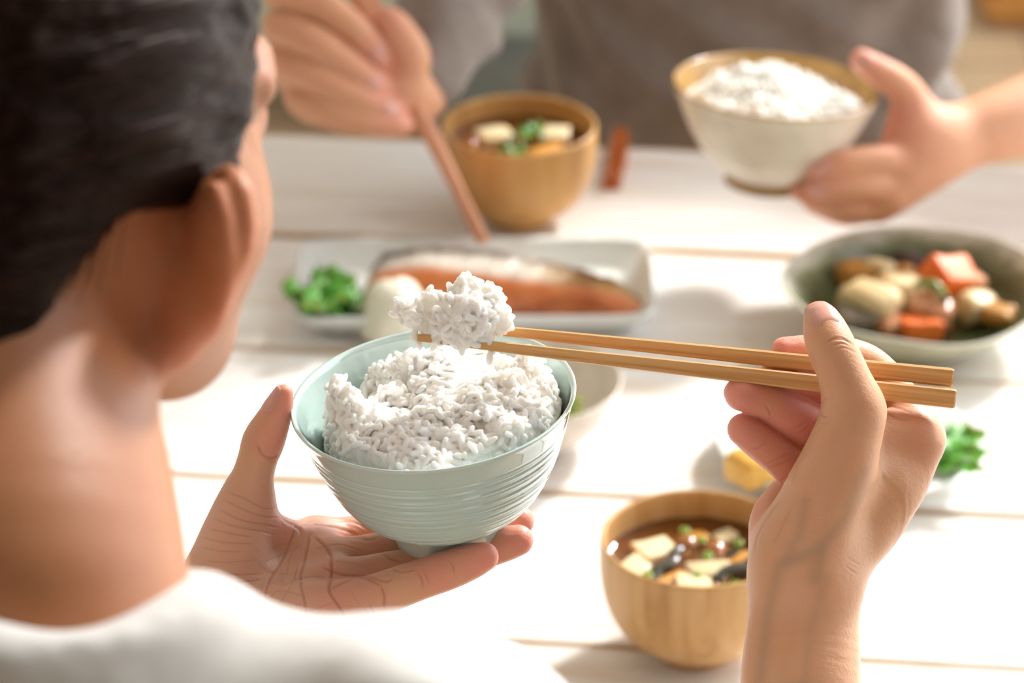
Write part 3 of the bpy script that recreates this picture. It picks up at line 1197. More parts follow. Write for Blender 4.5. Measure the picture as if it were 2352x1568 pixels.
def build_lump(ricemat):
    d0 = 1.446
    blobs = [(1078, 722, 0.0, 74, 62), (1040, 735, 0.1, 70, 50), (965, 722, 0.2, 46, 34), (1075, 670, 0.1, 36, 34), (1118, 690, 0.1, 38, 38), (1150, 735, 0.0, 26, 30),
             (1062, 770, -0.2, 46, 26), (930, 705, 0.2, 22, 16), (1000, 690, 0.2, 30, 22), (1010, 762, 0.0, 40, 26), (1105, 765, 0.0, 36, 24)]
    rng = np.random.default_rng(5)
    C = np.array([P(b[0], b[1], d0 + b[2] / 100) for b in blobs])
    R = np.array([[b[3], b[4]] for b in blobs]) * d0 / FPX
    pos, nrm = [], []
    for c, (ra, rb) in zip(C, R):
        n = int(4 * math.pi * ra * rb / 0.0015 ** 2 * 0.95)
        u = rng.normal(size=(n, 3))
        u /= np.linalg.norm(u, axis=1)[:, None]
        q = (u @ RT)[:, None] * RT * ra + (u @ UP)[:, None] * UP * rb + (u @ FW)[:, None] * FW * min(ra, rb) * 1.0
        p = c + q * rng.uniform(0.80, 1.0, (n, 1))
        pos.append(p)
        nrm.append(u)
    pos, nrm = np.vstack(pos), np.vstack(nrm)
    ins = np.zeros(len(pos), bool)
    for c, (ra, rb) in zip(C, R):
        v = pos - c
        e = ((v @ RT) / ra) ** 2 + ((v @ UP) / rb) ** 2 + ((v @ FW) / min(ra, rb)) ** 2
        ins |= e < 0.5
    pos, nrm = pos[~ins], nrm[~ins]
    kp = thin_out(pos, 0.0019)
    pos, nrm = pos[kp], nrm[kp]
    # stray grains and hanging ones
    stray = [(908, 722, 0.2, (-1, 0.2)), (918, 690, 0.2, (-1, 0.35)), (1062, 640, 0.1, (0.2, 1)), (1035, 662, 0.1, (-0.5, 1)), (1170, 745, 0, (0.8, -1)), (1125, 822, 0.1, (-0.1, -1)),
             (1128, 800, 0.1, (0.1, -1)), (1060, 800, -0.3, (0.1, -1)), (1066, 786, -0.35, (0.3, -1)), (950, 770, -0.1, (-0.4, -1)), (960, 786, -0.1, (0.5, -1)), (1150, 690, 0, (1, 0.5)),
             (1160, 705, 0, (1, -0.6)), (1030, 780, -0.3, (-0.8, -0.6)), (1090, 790, -0.3, (0.8, -0.3)), (985, 668, 0.1, (0.6, 1)), (1000, 790, 0.1, (-0.5, -0.7))]
    sp = np.array([P(a, b, d0 + c / 100) for a, b, c, _ in stray])
    sd = np.array([RT * q[0] + UP * q[1] for *_, q in stray])
    g = Grid(C.min(0) - 0.022, C.max(0) + 0.022, 0.00042, 0.01)
    B = np.stack([RT, UP, FW])
    for c, (ra, rb) in zip(C, R):
        g.add_ell(c, (ra * 0.84, rb * 0.84, min(ra, rb) * 0.84), B, 0.002)
    n = len(pos)
    g.add_grains(pos, grain_axes(nrm, 0.5, rng), rng.uniform(0.0056, 0.0076, n), rng.uniform(0.0023, 0.0029, n), 0.0004)
    n = len(sp)
    g.add_grains(sp, rot_from(sd, rng.uniform(0, 6, n)), np.full(n, 0.0066), np.full(n, 0.0031), 0.0003)
    V, F = g.mesh()
    V = relax(V, F, 1, 0.25)
    o0 = C.mean(0)
    o = link('rice_mouthful', mesh_np('rice_mouthful', V - o0, F), None, ricemat)
    o.location = o0
    tag(o, 'bite of sticky white rice lifted on the bamboo chopsticks', 'rice', kind='stuff')


# ------------------------------------------------------------------ chopsticks
def mat_bamboo(name, c0, c1, c2, scl=1.0):
    m = M(name)
    v = m.coord('Object', (6 * scl, 420 * scl, 420 * scl))
    st = m.noise(v, 1.0, 3, 0.65, 0.3)
    c = m.ramp(st, [(0.25, c0), (0.5, c1), (0.75, c2)])
    v2 = m.coord('Object', (14 * scl, 900 * scl, 900 * scl))
    c = m.mix(m.ramp(m.noise(v2, 1.0, 2), [(0.0, (0, 0, 0)), (0.66, (0, 0, 0)), (0.74, (0.5, 0.5, 0.5))]), c, c0)
    m.base(c).set(Roughness=0.38)
    m.b.inputs['Specular IOR Level'].default_value = 0.4
    m.bump(st, 0.12, 0.0004)
    return m.m


def chopstick(name, a, b, w0, w1, mat, roll=0.0, upv=None, seg=24):
    """square tapering stick from tip a (width w0) to butt b (width w1); local x runs along it"""
    a, b = np.asarray(a), np.asarray(b)
    L = np.linalg.norm(b - a)
    x = (b - a) / L
    up = UP if upv is None else upv
    y = np.cross(up, x)
    y /= np.linalg.norm(y)
    z = np.cross(x, y)
    cr, sr = math.cos(roll), math.sin(roll)
    y, z = y * cr + z * sr, -y * sr + z * cr
    V, F = [], []
    ch = 0.10
    corner = [(-.5 + ch, -.5), (.5 - ch, -.5), (.5, -.5 + ch), (.5, .5 - ch), (.5 - ch, .5), (-.5 + ch, .5), (-.5, .5 - ch), (-.5, -.5 + ch)]
    ts = [0.0, 0.004] + [i / seg for i in range(1, seg)] + [0.997, 1.0]
    for t in ts:
        w = w0 + (w1 - w0) * t ** 0.75
        if t in (0.0, 1.0):
            w *= 0.9
        for p, q in corner:
            V.append((L * t, p * w, q * w))
    k = len(corner)
    for i in range(len(ts) - 1):
        for s in range(k):
            u = (s + 1) % k
            F.append([i * k + s, i * k + u, (i + 1) * k + u, (i + 1) * k + s])
    F.append(list(range(k))[::-1])
    F.append([(len(ts) - 1) * k + s for s in range(k)])
    o = link(name, mesh_np(name, V, F, False), None, mat)
    o.matrix_world = Matrix(((x[0], y[0], z[0], a[0]), (x[1], y[1], z[1], a[1]), (x[2], y[2], z[2], a[2]), (0, 0, 0, 1)))
    return o


def build_sticks():
    m = mat_bamboo('bamboo', srgb(184, 126, 68), srgb(222, 172, 112), srgb(234, 192, 138))
    o = chopstick('chopstick', P(986, 742, 1.452), P(2187, 867, 1.458), 0.0030, 0.0078, m, math.radians(2))
    tag(o, 'upper bamboo chopstick resting between the woman\'s thumb and index finger', 'chopstick', 'bamboo chopsticks in the woman\'s hand')
    o = chopstick('chopstick', P(959, 775, 1.444), P(2192, 916, 1.455), 0.0030, 0.0080, m, math.radians(-3))
    tag(o, 'lower bamboo chopstick lying on the woman\'s ring finger', 'chopstick', 'bamboo chopsticks in the woman\'s hand')


# ------------------------------------------------------------------ dishes on the table
def mat_bowl_wood(name, dark, mid, light, sx=1.0):
    m = M(name)
    v = m.coord('Object', (26 * sx, 26 * sx, 3.0))
    st = m.noise(v, 3.2, 3, 0.6, 0.5)
    c = m.ramp(st, [(0.22, dark), (0.45, mid), (0.72, light)])
    v2 = m.coord('Object', (90, 90, 9))
    c = m.mix(m.ramp(m.noise(v2, 1.4, 3), [(0.0, (0, 0, 0)), (0.6, (0, 0, 0)), (0.75, (0.35, 0.35, 0.35))]), c, dark)
    m.base(c).set(Roughness=0.36)
    m.b.inputs['Specular IOR Level'].default_value = 0.35
    return m.m


def simple_mat(name, c0, c1, scale=60, rough=0.45, sss=0.0, bump=0.2, spec=0.5, coat=0.0):
    m = M(name)
    v = m.coord('Object')
    nz = m.noise(v, scale, 2, 0.6)
    m.base(m.ramp(nz, [(0.3, c0), (0.7, c1)])).set(Roughness=rough)
    m.b.inputs['Specular IOR Level'].default_value = spec
    if sss:
        m.set(Subsurface_Weight=sss, Subsurface_Scale=0.006)
    if coat:
        m.b.inputs['Coat Weight'].default_value = coat
        m.b.inputs['Coat Roughness'].default_value = 0.08
    if bump:
        m.bump(nz, bump, 0.002)
    return m.m


def lathe_obj(name, prof, parent, mat, seg=96, wob=None):
    V, F = lathe(prof, seg, wob)
    return link(name, mesh_np(name, V, F), parent, mat)


CM = lambda rows: [(r / 100, z / 100) for r, z in rows]


def wood_bowl(loc, mat, label, rz=0.0, sc=1.0):
    e = empty('soup_bowl', loc, (0, 0, rz))
    tag(e, label, 'bowl', 'turned wooden soup bowls')
    out = [tuple(q) for q in spline(CM([(2.35, 0.75), (3.3, 1.0), (4.35, 1.9), (5.1, 3.2), (5.48, 4.7), (5.58, 6.2), (5.56, 7.3)]), 6)]
    lip = CM([(5.54, 7.42), (5.46, 7.49), (5.36, 7.48), (5.29, 7.4)])
    inn = [tuple(q) for q in spline(CM([(5.27, 7.25), (5.28, 6.0), (5.1, 4.6), (4.6, 3.2), (3.6, 2.0), (2.0, 1.4), (0, 1.25)]), 5)]
    lathe_obj('body', [(r * sc, z * sc) for r, z in out + lip + inn], e, mat, 112)
    foot = CM([(1.9, 0.9), (1.95, 0.08), (2.05, 0.0), (2.25, 0.0), (2.33, 0.08), (2.28, 0.5), (2.4, 0.85)])
    lathe_obj('foot_ring', [(r * sc, z * sc) for r, z in foot], e, mat, 80)
    return e


def place(name, me, loc, mat, label, cat, group=None, rot=(0, 0, 0)):
    o = link(name, me, None, mat)
    o.location = loc
    o.rotation_euler = rot
    tag(o, label, cat, group)
    return o


def chunk(name, sx, sy, sz, seed, rough=0.12, bev=0.3, cuts=2):
    """an irregular cut piece of food"""
    rng = random.Random(seed)
    bm = box_bm(sx, sy, sz, min(sx, sy, sz) * bev, 3)
    bmesh.ops.subdivide_edges(bm, edges=[e for e in bm.edges if e.calc_length() > 0.25 * max(sx, sy, sz)], cuts=cuts, use_grid_fill=True)
    sk = [rng.uniform(-0.25, 0.25) for _ in range(6)]
    ph = [rng.uniform(0, 6) for _ in range(6)]
    R = max(sx, sy, sz)
    for v in bm.verts:
        x, y, z = v.co.x / sx, v.co.y / sy, v.co.z / sz
        f = 1 + rough * (math.sin(5 * x + ph[0] + 3 * z) + math.sin(6 * y + ph[1]) + 0.6 * math.sin(9 * (x + y + z) + ph[2]))
        v.co = Vector((v.co.x * f + sk[0] * v.co.y + sk[1] * v.co.z, v.co.y * f + sk[2] * v.co.x * 0.6, v.co.z * (f + sk[3] * x + sk[4] * y)))
    return bm_mesh(name, bm, True)


def leaf_mesh(name, length, width, seed, curl=0.4, ruffle=0.12, nu=17, nv=7, teeth=9):
    """a leaf blade, a few millimetres thick veins left to the material; local x along the midrib"""
    rng = random.Random(seed)
    p1, p2 = rng.uniform(0, 6), rng.uniform(0, 6)
    V, F = [], []
    for i in range(nu):
        t = i / (nu - 1)
        w = width / 2 * (math.sin(math.pi * min(1, t * 0.93 + 0.05)) ** 0.75) * (1 + 0.16 * math.sin(t * teeth * 6.28))
        for j in range(nv):
            s = j / (nv - 1) * 2 - 1
            x = length * t
            y = w * s
            z = length * (curl * (t - t * t) + ruffle * abs(s) * math.sin(t * 14 + p1 + s * 2) + 0.06 * abs(s)) + 0.02 * length * math.sin(9 * s + p2)
            V.append((x, y, z))
    n = len(V)
    V += [(x, y, z - 0.0005) for x, y, z in V]
    for i in range(nu - 1):
        for j in range(nv - 1):
            k = i * nv + j
            F.append([k, k + nv, k + nv + 1, k + 1])
            F.append([n + k, n + k + 1, n + k + nv + 1, n + k + nv])
    rim = [j for j in range(nv)] + [i * nv + nv - 1 for i in range(1, nu)] + [(nu - 1) * nv + j for j in range(nv - 2, -1, -1)] + [i * nv for i in range(nu - 2, 0, -1)]
    for i in range(len(rim)):
        k, l = rim[i], rim[(i + 1) % len(rim)]
        F.append([k, l, n + l, n + k])
    return mesh_np(name, V, F)


def leaf_mat(name, c0, c1):
    m = M(name)
    nz = m.noise(m.coord('Object'), 90, 3)
    m.base(m.ramp(nz, [(0.3, c0), (0.7, c1)])).set(Roughness=0.38, Subsurface_Weight=0.25, Subsurface_Scale=0.003)
    m.bump(nz, 0.4, 0.001)
    return m.m


def soup(bowl_loc, level, rad, items, where, broth_mat, mats, bubbles):
    """broth, tofu, greens; items in cm from the bowl's axis"""
    bx, by, bz = bowl_loc
    rng = random.Random(3)
    V, F = lathe([(0.0, 0.0), (rad * 0.3, 0.0), (rad * 0.6, 0.0), (rad * 0.9, 0.0), (rad * 0.985, 0.0004), (rad, 0.001), (rad * 0.97, -0.008), (rad * 0.7, -0.02), (0, -0.026)], 64)
    V = [(x, y, z + (0.0004 * (math.sin(x * 420) * math.cos(y * 390) + math.sin((x - y) * 260)) if z > -0.0005 else 0)) for x, y, z in V]
    F = [f[::-1] for f in F]
    b = place('miso_broth', mesh_np('miso_broth', V, F), (bx, by, bz + level), broth_mat, 'clear brown miso broth ' + where, 'soup')
    gv, gf = lathe([(0.0, 0.0011), (0.0011, 0.0009), (0.0018, 0.0), (0.0018, -0.001)], 10)
    bub = mesh_np('bubble', gv, [f[::-1] for f in gf])
    bub.materials.append(mats['bubble'])
    for x, y, s in bubbles:
        o = link('bubble', bub, b)
        o.location = (x / 100, y / 100, 0.0004)
        o.scale = (s, s, s * 0.9)
    for kind, label, x, y, z, rz, size, grp in items:
        if kind == 'tofu':
            me = chunk('tofu_cube', size[0] / 100, size[1] / 100, size[2] / 100, int(x * 100), 0.02, 0.08)
            m = mats['tofu']
            nm, cat = 'tofu_cube', 'tofu'
        elif kind == 'fried':
            me = chunk('fried_tofu_slice', size[0] / 100, size[1] / 100, size[2] / 100, int(x * 77), 0.05, 0.2)
            m = mats['fried']
            nm, cat = 'fried_tofu_slice', 'fried tofu'
        elif kind == 'scallion':
            V, F = lathe([(0.0016, 0.002), (0.003, 0.002), (0.0033, 0), (0.003, -0.002), (0.0016, -0.002), (0.0013, 0), (0.0016, 0.002)], 18)
            me = mesh_np('scallion_ring', V, [f[::-1] for f in F])
            m = mats['scallion']
            nm, cat = 'scallion_ring', 'scallion'
        elif kind == 'leaf':
            me = leaf_mesh('herb_leaf', size[0] / 100, size[1] / 100, int(x * 10 + 50), 0.3, 0.15)
            m = mats['herb']
            nm, cat = 'herb_leaf', 'leaf'
        elif kind == 'mushroom':
            V, F = lathe([(0, 0.006), (0.004, 0.0055), (0.0075, 0.003), (0.0085, 0.0), (0.007, -0.001), (0.003, -0.0005), (0.0028, -0.010), (0.0, -0.0105)], 20)
            me = mesh_np('mushroom', V, [f[::-1] for f in F])
            m = mats['mushroom']
            nm, cat = 'mushroom', 'mushroom'
        else:
            pts = spline([(0, 0, 0, 0.003), (0.01, 0.004, 0.001, 0.0045), (0.02, 0.001, 0.0015, 0.005), (0.031, 0.006, 0.0005, 0.004), (0.038, 0.005, 0, 0.002)], 4)
            V, F = tube(pts, 8, ((0, 0, 1), 0.4))
            me = mesh_np('wakame_strip', V, F)
            m = mats['wakame']
            nm, cat = 'wakame_strip', 'seaweed'
        place(nm, me, (bx + x / 100, by + y / 100, bz + level + z / 100), m, label, cat, grp, (0.12 * math.sin(x * 3), 0.12 * math.cos(y * 5), rz))


def build_dishes():
    WOODN = mat_bowl_wood('pale_zelkova', srgb(168, 118, 66), srgb(206, 158, 100), srgb(222, 180, 124))
    nb = on_z(1597, 1492)
    fb = on_z(1192, 503)
    wood_bowl(nb, WOODN, 'pale turned wooden soup bowl beside the woman\'s right wrist', 0.4)
    wood_bowl(fb, mat_bowl_wood('golden_zelkova', srgb(164, 112, 56), srgb(204, 154, 90), srgb(216, 168, 104), 0.8), 'golden wooden soup bowl in front of the person across the table', 1.9)
    broth_ = M('broth').base(srgb(104, 60, 22)).set(Roughness=0.06)
    broth_.b.inputs['Coat Weight'].default_value = 0.3
    broth_.bump(broth_.noise(broth_.coord('Object'), 160, 3), 0.35, 0.0012)
    bubm_ = M('bubble').base(srgb(170, 120, 70)).set(Roughness=0.03)
    bubm_.b.inputs['Coat Weight'].default_value = 1.0
    broth, bubm = broth_.m, bubm_.m
    mats = dict(tofu=simple_mat('tofu', srgb(236, 214, 168), srgb(244, 228, 190), 80, 0.32, 0.4, 0.15), fried=simple_mat('fried_tofu', srgb(196, 128, 44), srgb(226, 168, 82), 120, 0.4),
                scallion=simple_mat('scallion', srgb(96, 140, 40), srgb(168, 190, 90), 300, 0.3, 0.2), herb=leaf_mat('herb', srgb(44, 110, 30), srgb(92, 158, 56)),
                mushroom=simple_mat('mushroom', srgb(128, 74, 34), srgb(178, 112, 54), 90, 0.15, 0, 0.1, 0.6, 0.6), wakame=simple_mat('wakame', srgb(38, 44, 34), srgb(74, 70, 62), 90, 0.12, 0, 0.2, 0.6, 0.6),
                bubble=bubm)
    near = 'in the near wooden soup bowl'
    G = 'scallion rings in the near soup'
    items = [
        ('tofu', 'large tofu cube at the back left of the near soup bowl', -2.3, 1.3, -0.35, 0.5, (2.3, 1.9, 1.5), 'tofu in the near soup'),
        ('tofu', 'tofu cube against the left wall of the near soup bowl', -3.6, -0.5, -0.4, 0.75, (2.0, 1.6, 1.4), 'tofu in the near soup'),
        ('tofu', 'tofu cube at the front of the near soup bowl', -0.3, -2.6, -0.35, 0.05, (2.0, 1.9, 1.5), 'tofu in the near soup'),
        ('tofu', 'flat tofu cube in the middle of the near soup bowl', 0.6, -0.6, -0.45, -0.1, (2.5, 1.3, 1.3), 'tofu in the near soup'),
        ('tofu', 'small tofu cube at the far side of the near soup bowl', 1.7, 3.1, -0.45, 0.6, (1.4, 1.2, 1.2), 'tofu in the near soup'),
        ('fried', 'orange fried tofu slice near the wrist in the near soup', 2.5, 0.4, -0.15, 0.9, (1.6, 1.0, 0.7), None),
        ('fried', 'orange fried tofu slice between the tofu cubes in the near soup', -1.6, -1.6, -0.2, 0.7, (2.2, 0.9, 0.6), None),
        ('fried', 'pale fried tofu slice at the back of the near soup', 0.1, 3.2, -0.25, 0.2, (1.5, 1.0, 0.7), None),
        ('mushroom', 'glossy brown mushroom leaning right in the near soup', 1.0, 1.6, -0.1, 0.3, 1, None),
        ('mushroom', 'glossy brown mushroom at the back left of the near soup', -0.6, 2.3, -0.1, 1.2, 1, None),
        ('wakame', 'dark wakame strip crossing the right of the near soup', 0.9, -1.9, 0.05, 0.45, 1, None),
        ('wakame', 'dark wakame strip lying left of centre in the near soup', -2.6, -2.0, 0.05, 0.95, 1, None),
        ('wakame', 'dark wakame strip at the back right of the near soup', 1.6, 1.2, 0.05, -0.3, 1, None),
    ]
    where = ['leftmost in the near soup, by the bowl wall', 'on the front left tofu of the near soup', 'right of the front tofu in the near soup', 'in the very middle of the near soup', 'nearest the wrist at the front of the near soup',
             'furthest back in the near soup', 'between two mushrooms in the near soup', 'closest to the front rim of the near soup', 'at the far right of the near soup', 'beside the left wakame strip in the near soup',
             'on the flat middle tofu of the near soup', 'just behind the front tofu in the near soup']
    for k, (x, y) in enumerate([(-3.9, -1.7), (-3.2, -2.3), (1.4, -3.0), (0.6, 0.6), (2.0, -2.6), (-0.6, 3.4), (0.3, 2.3), (0.9, -3.4), (2.4, 2.0), (-2.9, -1.6), (1.7, -0.7), (-0.1, -1.6)]):
        items.append(('scallion', 'green scallion ring ' + where[k], x, y, 0.12, k * 0.7, 1, G))
    bub = [(-1.9, -0.4, 1.2), (-1.5, 0.1, 1.0), (-2.3, -0.9, 1.3), (-1.3, 0.6, 1.3), (0.1, 0.4, 1.1), (1.3, 0.9, 1.3), (0.8, -0.2, 1.1), (2.0, 0.5, 1.2), (1.9, -0.4, 1.1), (-3.7, -2.4, 1.1), (-2.2, -2.6, 1.2), (-2.1, -3.1, 1.4), (-0.6, 1.3, 1.2),
           (0.9, 1.5, 1.3), (2.1, -2.9, 1.1), (3.2, -2.4, 2.0), (0.9, -2.3, 1.2), (1.4, -1.8, 1.1), (-3.0, 0.8, 1.0), (2.9, -1.4, 1.1)]
    soup(nb, 0.057, 0.0522, items, near, broth, mats, bub)
    items = [
        ('tofu', 'tofu cube at the left of the far soup bowl', -1.8, 0.4, 0.15, 0.3, (2.4, 1.8, 1.6), 'tofu in the far soup'),
        ('tofu', 'tofu cube at the right of the far soup bowl', 2.6, 0.6, 0.1, -0.3, (2.0, 1.8, 1.6), 'tofu in the far soup'),
        ('fried', 'orange fried tofu slice at the front of the far soup', 1.9, -1.8, 0.2, 0.4, (2.4, 1.4, 0.8), None),
        ('mushroom', 'brown mushroom at the left edge of the far soup', -3.6, -0.6, 0.2, 0.4, 1, None),
        ('leaf', 'chopped green herb leaf on top of the far soup', -0.7, -1.0, 0.9, 0.3, (2.6, 1.6), None),
        ('leaf', 'chopped green herb leaf at the front of the far soup', -1.6, -2.2, 0.6, -0.4, (2.6, 1.4), None),
        ('leaf', 'small green herb leaf at the back of the far soup', 0.4, -0.2, 1.0, 0.9, (2.0, 1.2), None),
    ]
    soup(fb, 0.058, 0.0522, items, 'in the far wooden soup bowl', broth, mats, [])

    # ---- rectangular plate with grilled salmon
    pl = empty('fish_plate', on_z(1090, 700), (0, 0, math.radians(1.0)))
    tag(pl, 'long white rectangular plate under the grilled salmon', 'plate')
    por = simple_mat('white_porcelain', srgb(226, 232, 228), srgb(234, 238, 235), 20, 0.12, 0, 0.0, 0.5, 0.5)
    L, W = 0.245, 0.125
    V, F = [], []
    prof = [(0.86, 0.72, 0.0), (0.88, 0.75, 0.004), (0.97, 0.94, 0.014), (1.0, 1.0, 0.020), (0.99, 0.985, 0.0225), (0.965, 0.94, 0.0205), (0.87, 0.76, 0.008), (0.82, 0.68, 0.0062), (0.4, 0.3, 0.006)]
    seg = 80
    for (a, b, z) in prof:
        for s in range(seg):
            t = 2 * math.pi * s / seg
            c, d = math.cos(t), math.sin(t)
            p = 0.16
            V.append((L / 2 * a * math.copysign(abs(c) ** p, c), W / 2 * b * math.copysign(abs(d) ** p, d), z))
    for i in range(len(prof) - 1):
        for s in range(seg):
            t = (s + 1) % seg
            F.append([i * seg + s, i * seg + t, (i + 1) * seg + t, (i + 1) * seg + s])
    F.append([(len(prof) - 1) * seg + s for s in range(seg)])
    F.append([s for s in range(seg)][::-1])
    link('dish', mesh_np('dish', V, F), pl, por)

    # salmon: a loft along the plate
    fz = TZ + 0.0082
    a, b = on_z(838, 705, fz), on_z(1468, 735, fz)
    ax = b - a
    Ls = np.linalg.norm(ax)
    ns, nr = 60, 40
    V, col = [], []
    rng = np.random.default_rng(2)
    for i in range(ns):
        s = i / (ns - 1)
        hgt = np.interp(s, [0, 0.04, 0.2, 0.45, 0.7, 0.9, 1], [0.024, 0.033, 0.037, 0.034, 0.026, 0.018, 0.006])
        wid = np.interp(s, [0, 0.05, 0.3, 0.6, 0.85, 1], [0.036, 0.044, 0.052, 0.047, 0.034, 0.010])
        cy = 0.010 * math.sin(s * 2.6) - 0.001
        for j in range(nr):
            t = 2 * math.pi * j / nr
            c, d = math.cos(t), math.sin(t)
            y = wid / 2 * math.copysign(abs(c) ** 0.8, c) + cy
            z = hgt / 2 * math.copysign(abs(d) ** 0.7, d) + hgt / 2
            y += 0.009 * (z / max(hgt, 1e-4))
            bump = 0.0006 * math.sin(s * 60 + 6 * t) + 0.0005 * math.sin(s * 130 + 3 * t)
            V.append((s * Ls + 0.004 * math.sin(t), y + bump * c, z + bump * d))
            # colours: flesh on the side towards the camera, skin on the back and top
            top = (d * 0.75 + c * 0.65)
            flesh = np.array(srgb(214, 124, 66)) * (1 - 0.25 * (0.5 + 0.5 * math.sin(s * 46))) + np.array(srgb(228, 152, 100)) * 0.25 * (0.5 + 0.5 * math.sin(s * 46))
            silver = np.array(srgb(206, 200, 188))
            char = np.array(srgb(58, 42, 32))
            gold = np.array(srgb(206, 162, 100))
            k = np.clip((top - 0.02 - 0.1 * math.sin(s * 9)) / 0.22, 0, 1)
            sk = silver * 1.0
            g = np.clip((s - 0.55) / 0.2, 0, 1)
            sk = sk * (1 - g) + gold * g
            ch = np.clip(math.exp(-((top - 0.86) / 0.15) ** 2) * (1.0 if s < 0.5 else 0.7) + 0.6 * math.exp(-((s - 0.06) / 0.05) ** 2) * np.clip(top, 0, 1) + 0.5 * np.clip(math.sin(s * 34 + 4 * t) - 0.55, 0, 1) * (s > 0.5), 0, 1)
            sk = sk * (1 - ch) + char * ch
            col.append(flesh * (1 - k) + sk * k)
    F = []
    for i in range(ns - 1):
        for j in range(nr):
            k = (j + 1) % nr
            F.append([i * nr + j, (i + 1) * nr + j, (i + 1) * nr + k, i * nr + k])
    F.append([j for j in range(nr)])
    F.append([(ns - 1) * nr + j for j in range(nr)][::-1])
    me = mesh_np('grilled_salmon', V, F)
    set_color(me, 'tint', np.array(col))
    m = M('salmon')
    at = m.n('ShaderNodeAttribute', attribute_name='tint')
    ch = m.ramp(m.noise(m.coord('Object', (22, 60, 40)), 1.0, 3, 0.65, 0.5), [(0.52, (0, 0, 0)), (0.68, (0.75, 0.75, 0.75))])
    sk = m.mix(ch, at.outputs['Color'], m.mix(1.0, at.outputs['Color'], (0.36, 0.22, 0.14), 'MULTIPLY'))
    m.base(m.mix(m.math('MULTIPLY', m.noise(m.coord('Object'), 140, 2), 0.4), sk, m.mix(1.0, at.outputs['Color'], (0.72, 0.56, 0.45), 'MULTIPLY'))).set(Roughness=0.38, Subsurface_Weight=0.15, Subsurface_Scale=0.004)
    m.bump(m.noise(m.coord('Object', (60, 260, 260)), 1.0, 4), 0.6, 0.002)
    o = place('grilled_salmon', me, a, m.m, 'grilled salmon fillet with charred silver skin on the rectangular plate', 'fish', None, (0, 0, math.atan2(ax[1], ax[0])))

    # grated radish: a soft lumpy mound
    def mound(rr, h, seed):
        V, F = lathe([(0.0, h), (rr * 0.2, h * 0.985), (rr * 0.4, h * 0.92), (rr * 0.6, h * 0.8), (rr * 0.78, h * 0.6), (rr * 0.92, h * 0.34), (rr, h * 0.1), (rr * 0.98, 0), (0, 0)], 48)
        V = np.array(V)
        k = 1 + 0.05 * vnoise(V[:, 0] * 160 + 9, V[:, 1] * 160 + V[:, 2] * 130, seed) + 0.03 * vnoise(V[:, 0] * 420, V[:, 1] * 420 + V[:, 2] * 300, seed + 1)
        return V * k[:, None], [f[::-1] for f in F]
    V, F = mound(0.027, 0.036, 8)
    p = on_z(908, 752, TZ + 0.0065)
    place('grated_radish', mesh_np('grated_radish', V, F), p, simple_mat('radish', srgb(222, 222, 200), srgb(236, 236, 220), 260, 0.3, 0.5, 0.5),
          'soft white mound of grated radish in front of the salmon', 'radish')
    par = leaf_mat('parsley', srgb(48, 128, 30), srgb(104, 178, 62))
    rr = random.Random(4)
    bun = empty('parsley_sprig', on_z(772, 745, TZ + 0.0065))
    tag(bun, 'curly bright green parsley sprig at the left end of the fish plate', 'parsley')
    for k in range(12):
        me = leaf_mesh('leaf', rr.uniform(0.026, 0.038), rr.uniform(0.022, 0.032), k + 20, 0.25, 0.14, teeth=5)
        o = link('leaf', me, bun, par)
        an = k * 2.4
        o.location = (rr.uniform(-0.010, 0.006), rr.uniform(-0.010, 0.012), 0.002 + 0.0012 * k)
        o.rotation_euler = (rr.uniform(-0.35, 0.35), rr.uniform(-0.55, -0.15), an)
    for k in range(3):
        V, F = tube(spline([(0.002 * k, 0, 0.002, 0.0011), (0.015, 0.004 * (k - 1), 0.006, 0.001), (0.032, 0.010 * (k - 1), 0.004, 0.0009)], 5), 7)
        link('stem', mesh_np('stem', V, F), bun, par)
    bun.rotation_euler = (0, 0, 0.2)

    # ---- green glazed dish of simmered vegetables
    gd = on_z(2098, 772)
    e = empty('serving_dish', gd, (0, 0, 0.3))
    tag(e, 'wide shallow dish glazed pale outside and dark green inside', 'dish')
    m = M('ash_glaze')
    tc = m.n('ShaderNodeTexCoord')
    sep = m.n('ShaderNodeSeparateXYZ')
    m.L(tc.outputs['Object'], sep.inputs[0])
    rad = m.math('SQRT', m.math('ADD', m.math('MULTIPLY', sep.outputs[0], sep.outputs[0]), m.math('MULTIPLY', sep.outputs[1], sep.outputs[1])))
    nz = m.noise(m.coord('Object'), 38, 5, 0.65)
    rr_ = m.math('ADD', rad, m.math('MULTIPLY', m.math('SUBTRACT', nz, 0.5), 0.022))
    inner = m.ramp(m.math('MULTIPLY', rr_, 10.0), [(0.0, srgb(66, 76, 44)), (0.70, srgb(52, 62, 32)), (0.79, srgb(116, 118, 84)), (0.87, srgb(214, 212, 196))])
    m.base(m.mix(m.ramp(m.noise(m.coord('Object'), 120, 3), [(0.3, (0, 0, 0)), (0.8, (0.18, 0.18, 0.18))]), inner, srgb(150, 150, 118))).set(Roughness=0.22)
    m.b.inputs['Coat Weight'].default_value = 0.15
    m.bump(m.noise(m.coord('Object'), 70, 2), 0.12, 0.002)
    mo = simple_mat('ash_glaze_outside', srgb(186, 180, 146), srgb(206, 202, 176), 50, 0.2, 0, 0.1, 0.5, 0.4)
    wob = lambda a, r, z: (r * (1 + 0.012 * math.sin(3 * a + 1) + 0.008 * math.sin(7 * a)) if z > 0.028 else r, z + (0.0018 * math.sin(2 * a + 0.5) + 0.001 * math.sin(5 * a)) * max(0, (z - 0.02) / 0.02))
    lathe_obj('outside', [tuple(q) for q in spline(CM([(4.3, 0.6), (5.2, 0.75), (6.6, 1.5), (7.9, 2.6), (8.9, 3.75)]), 5)] + CM([(9.02, 3.86), (9.03, 3.95)]), e, mo, 96, wob)
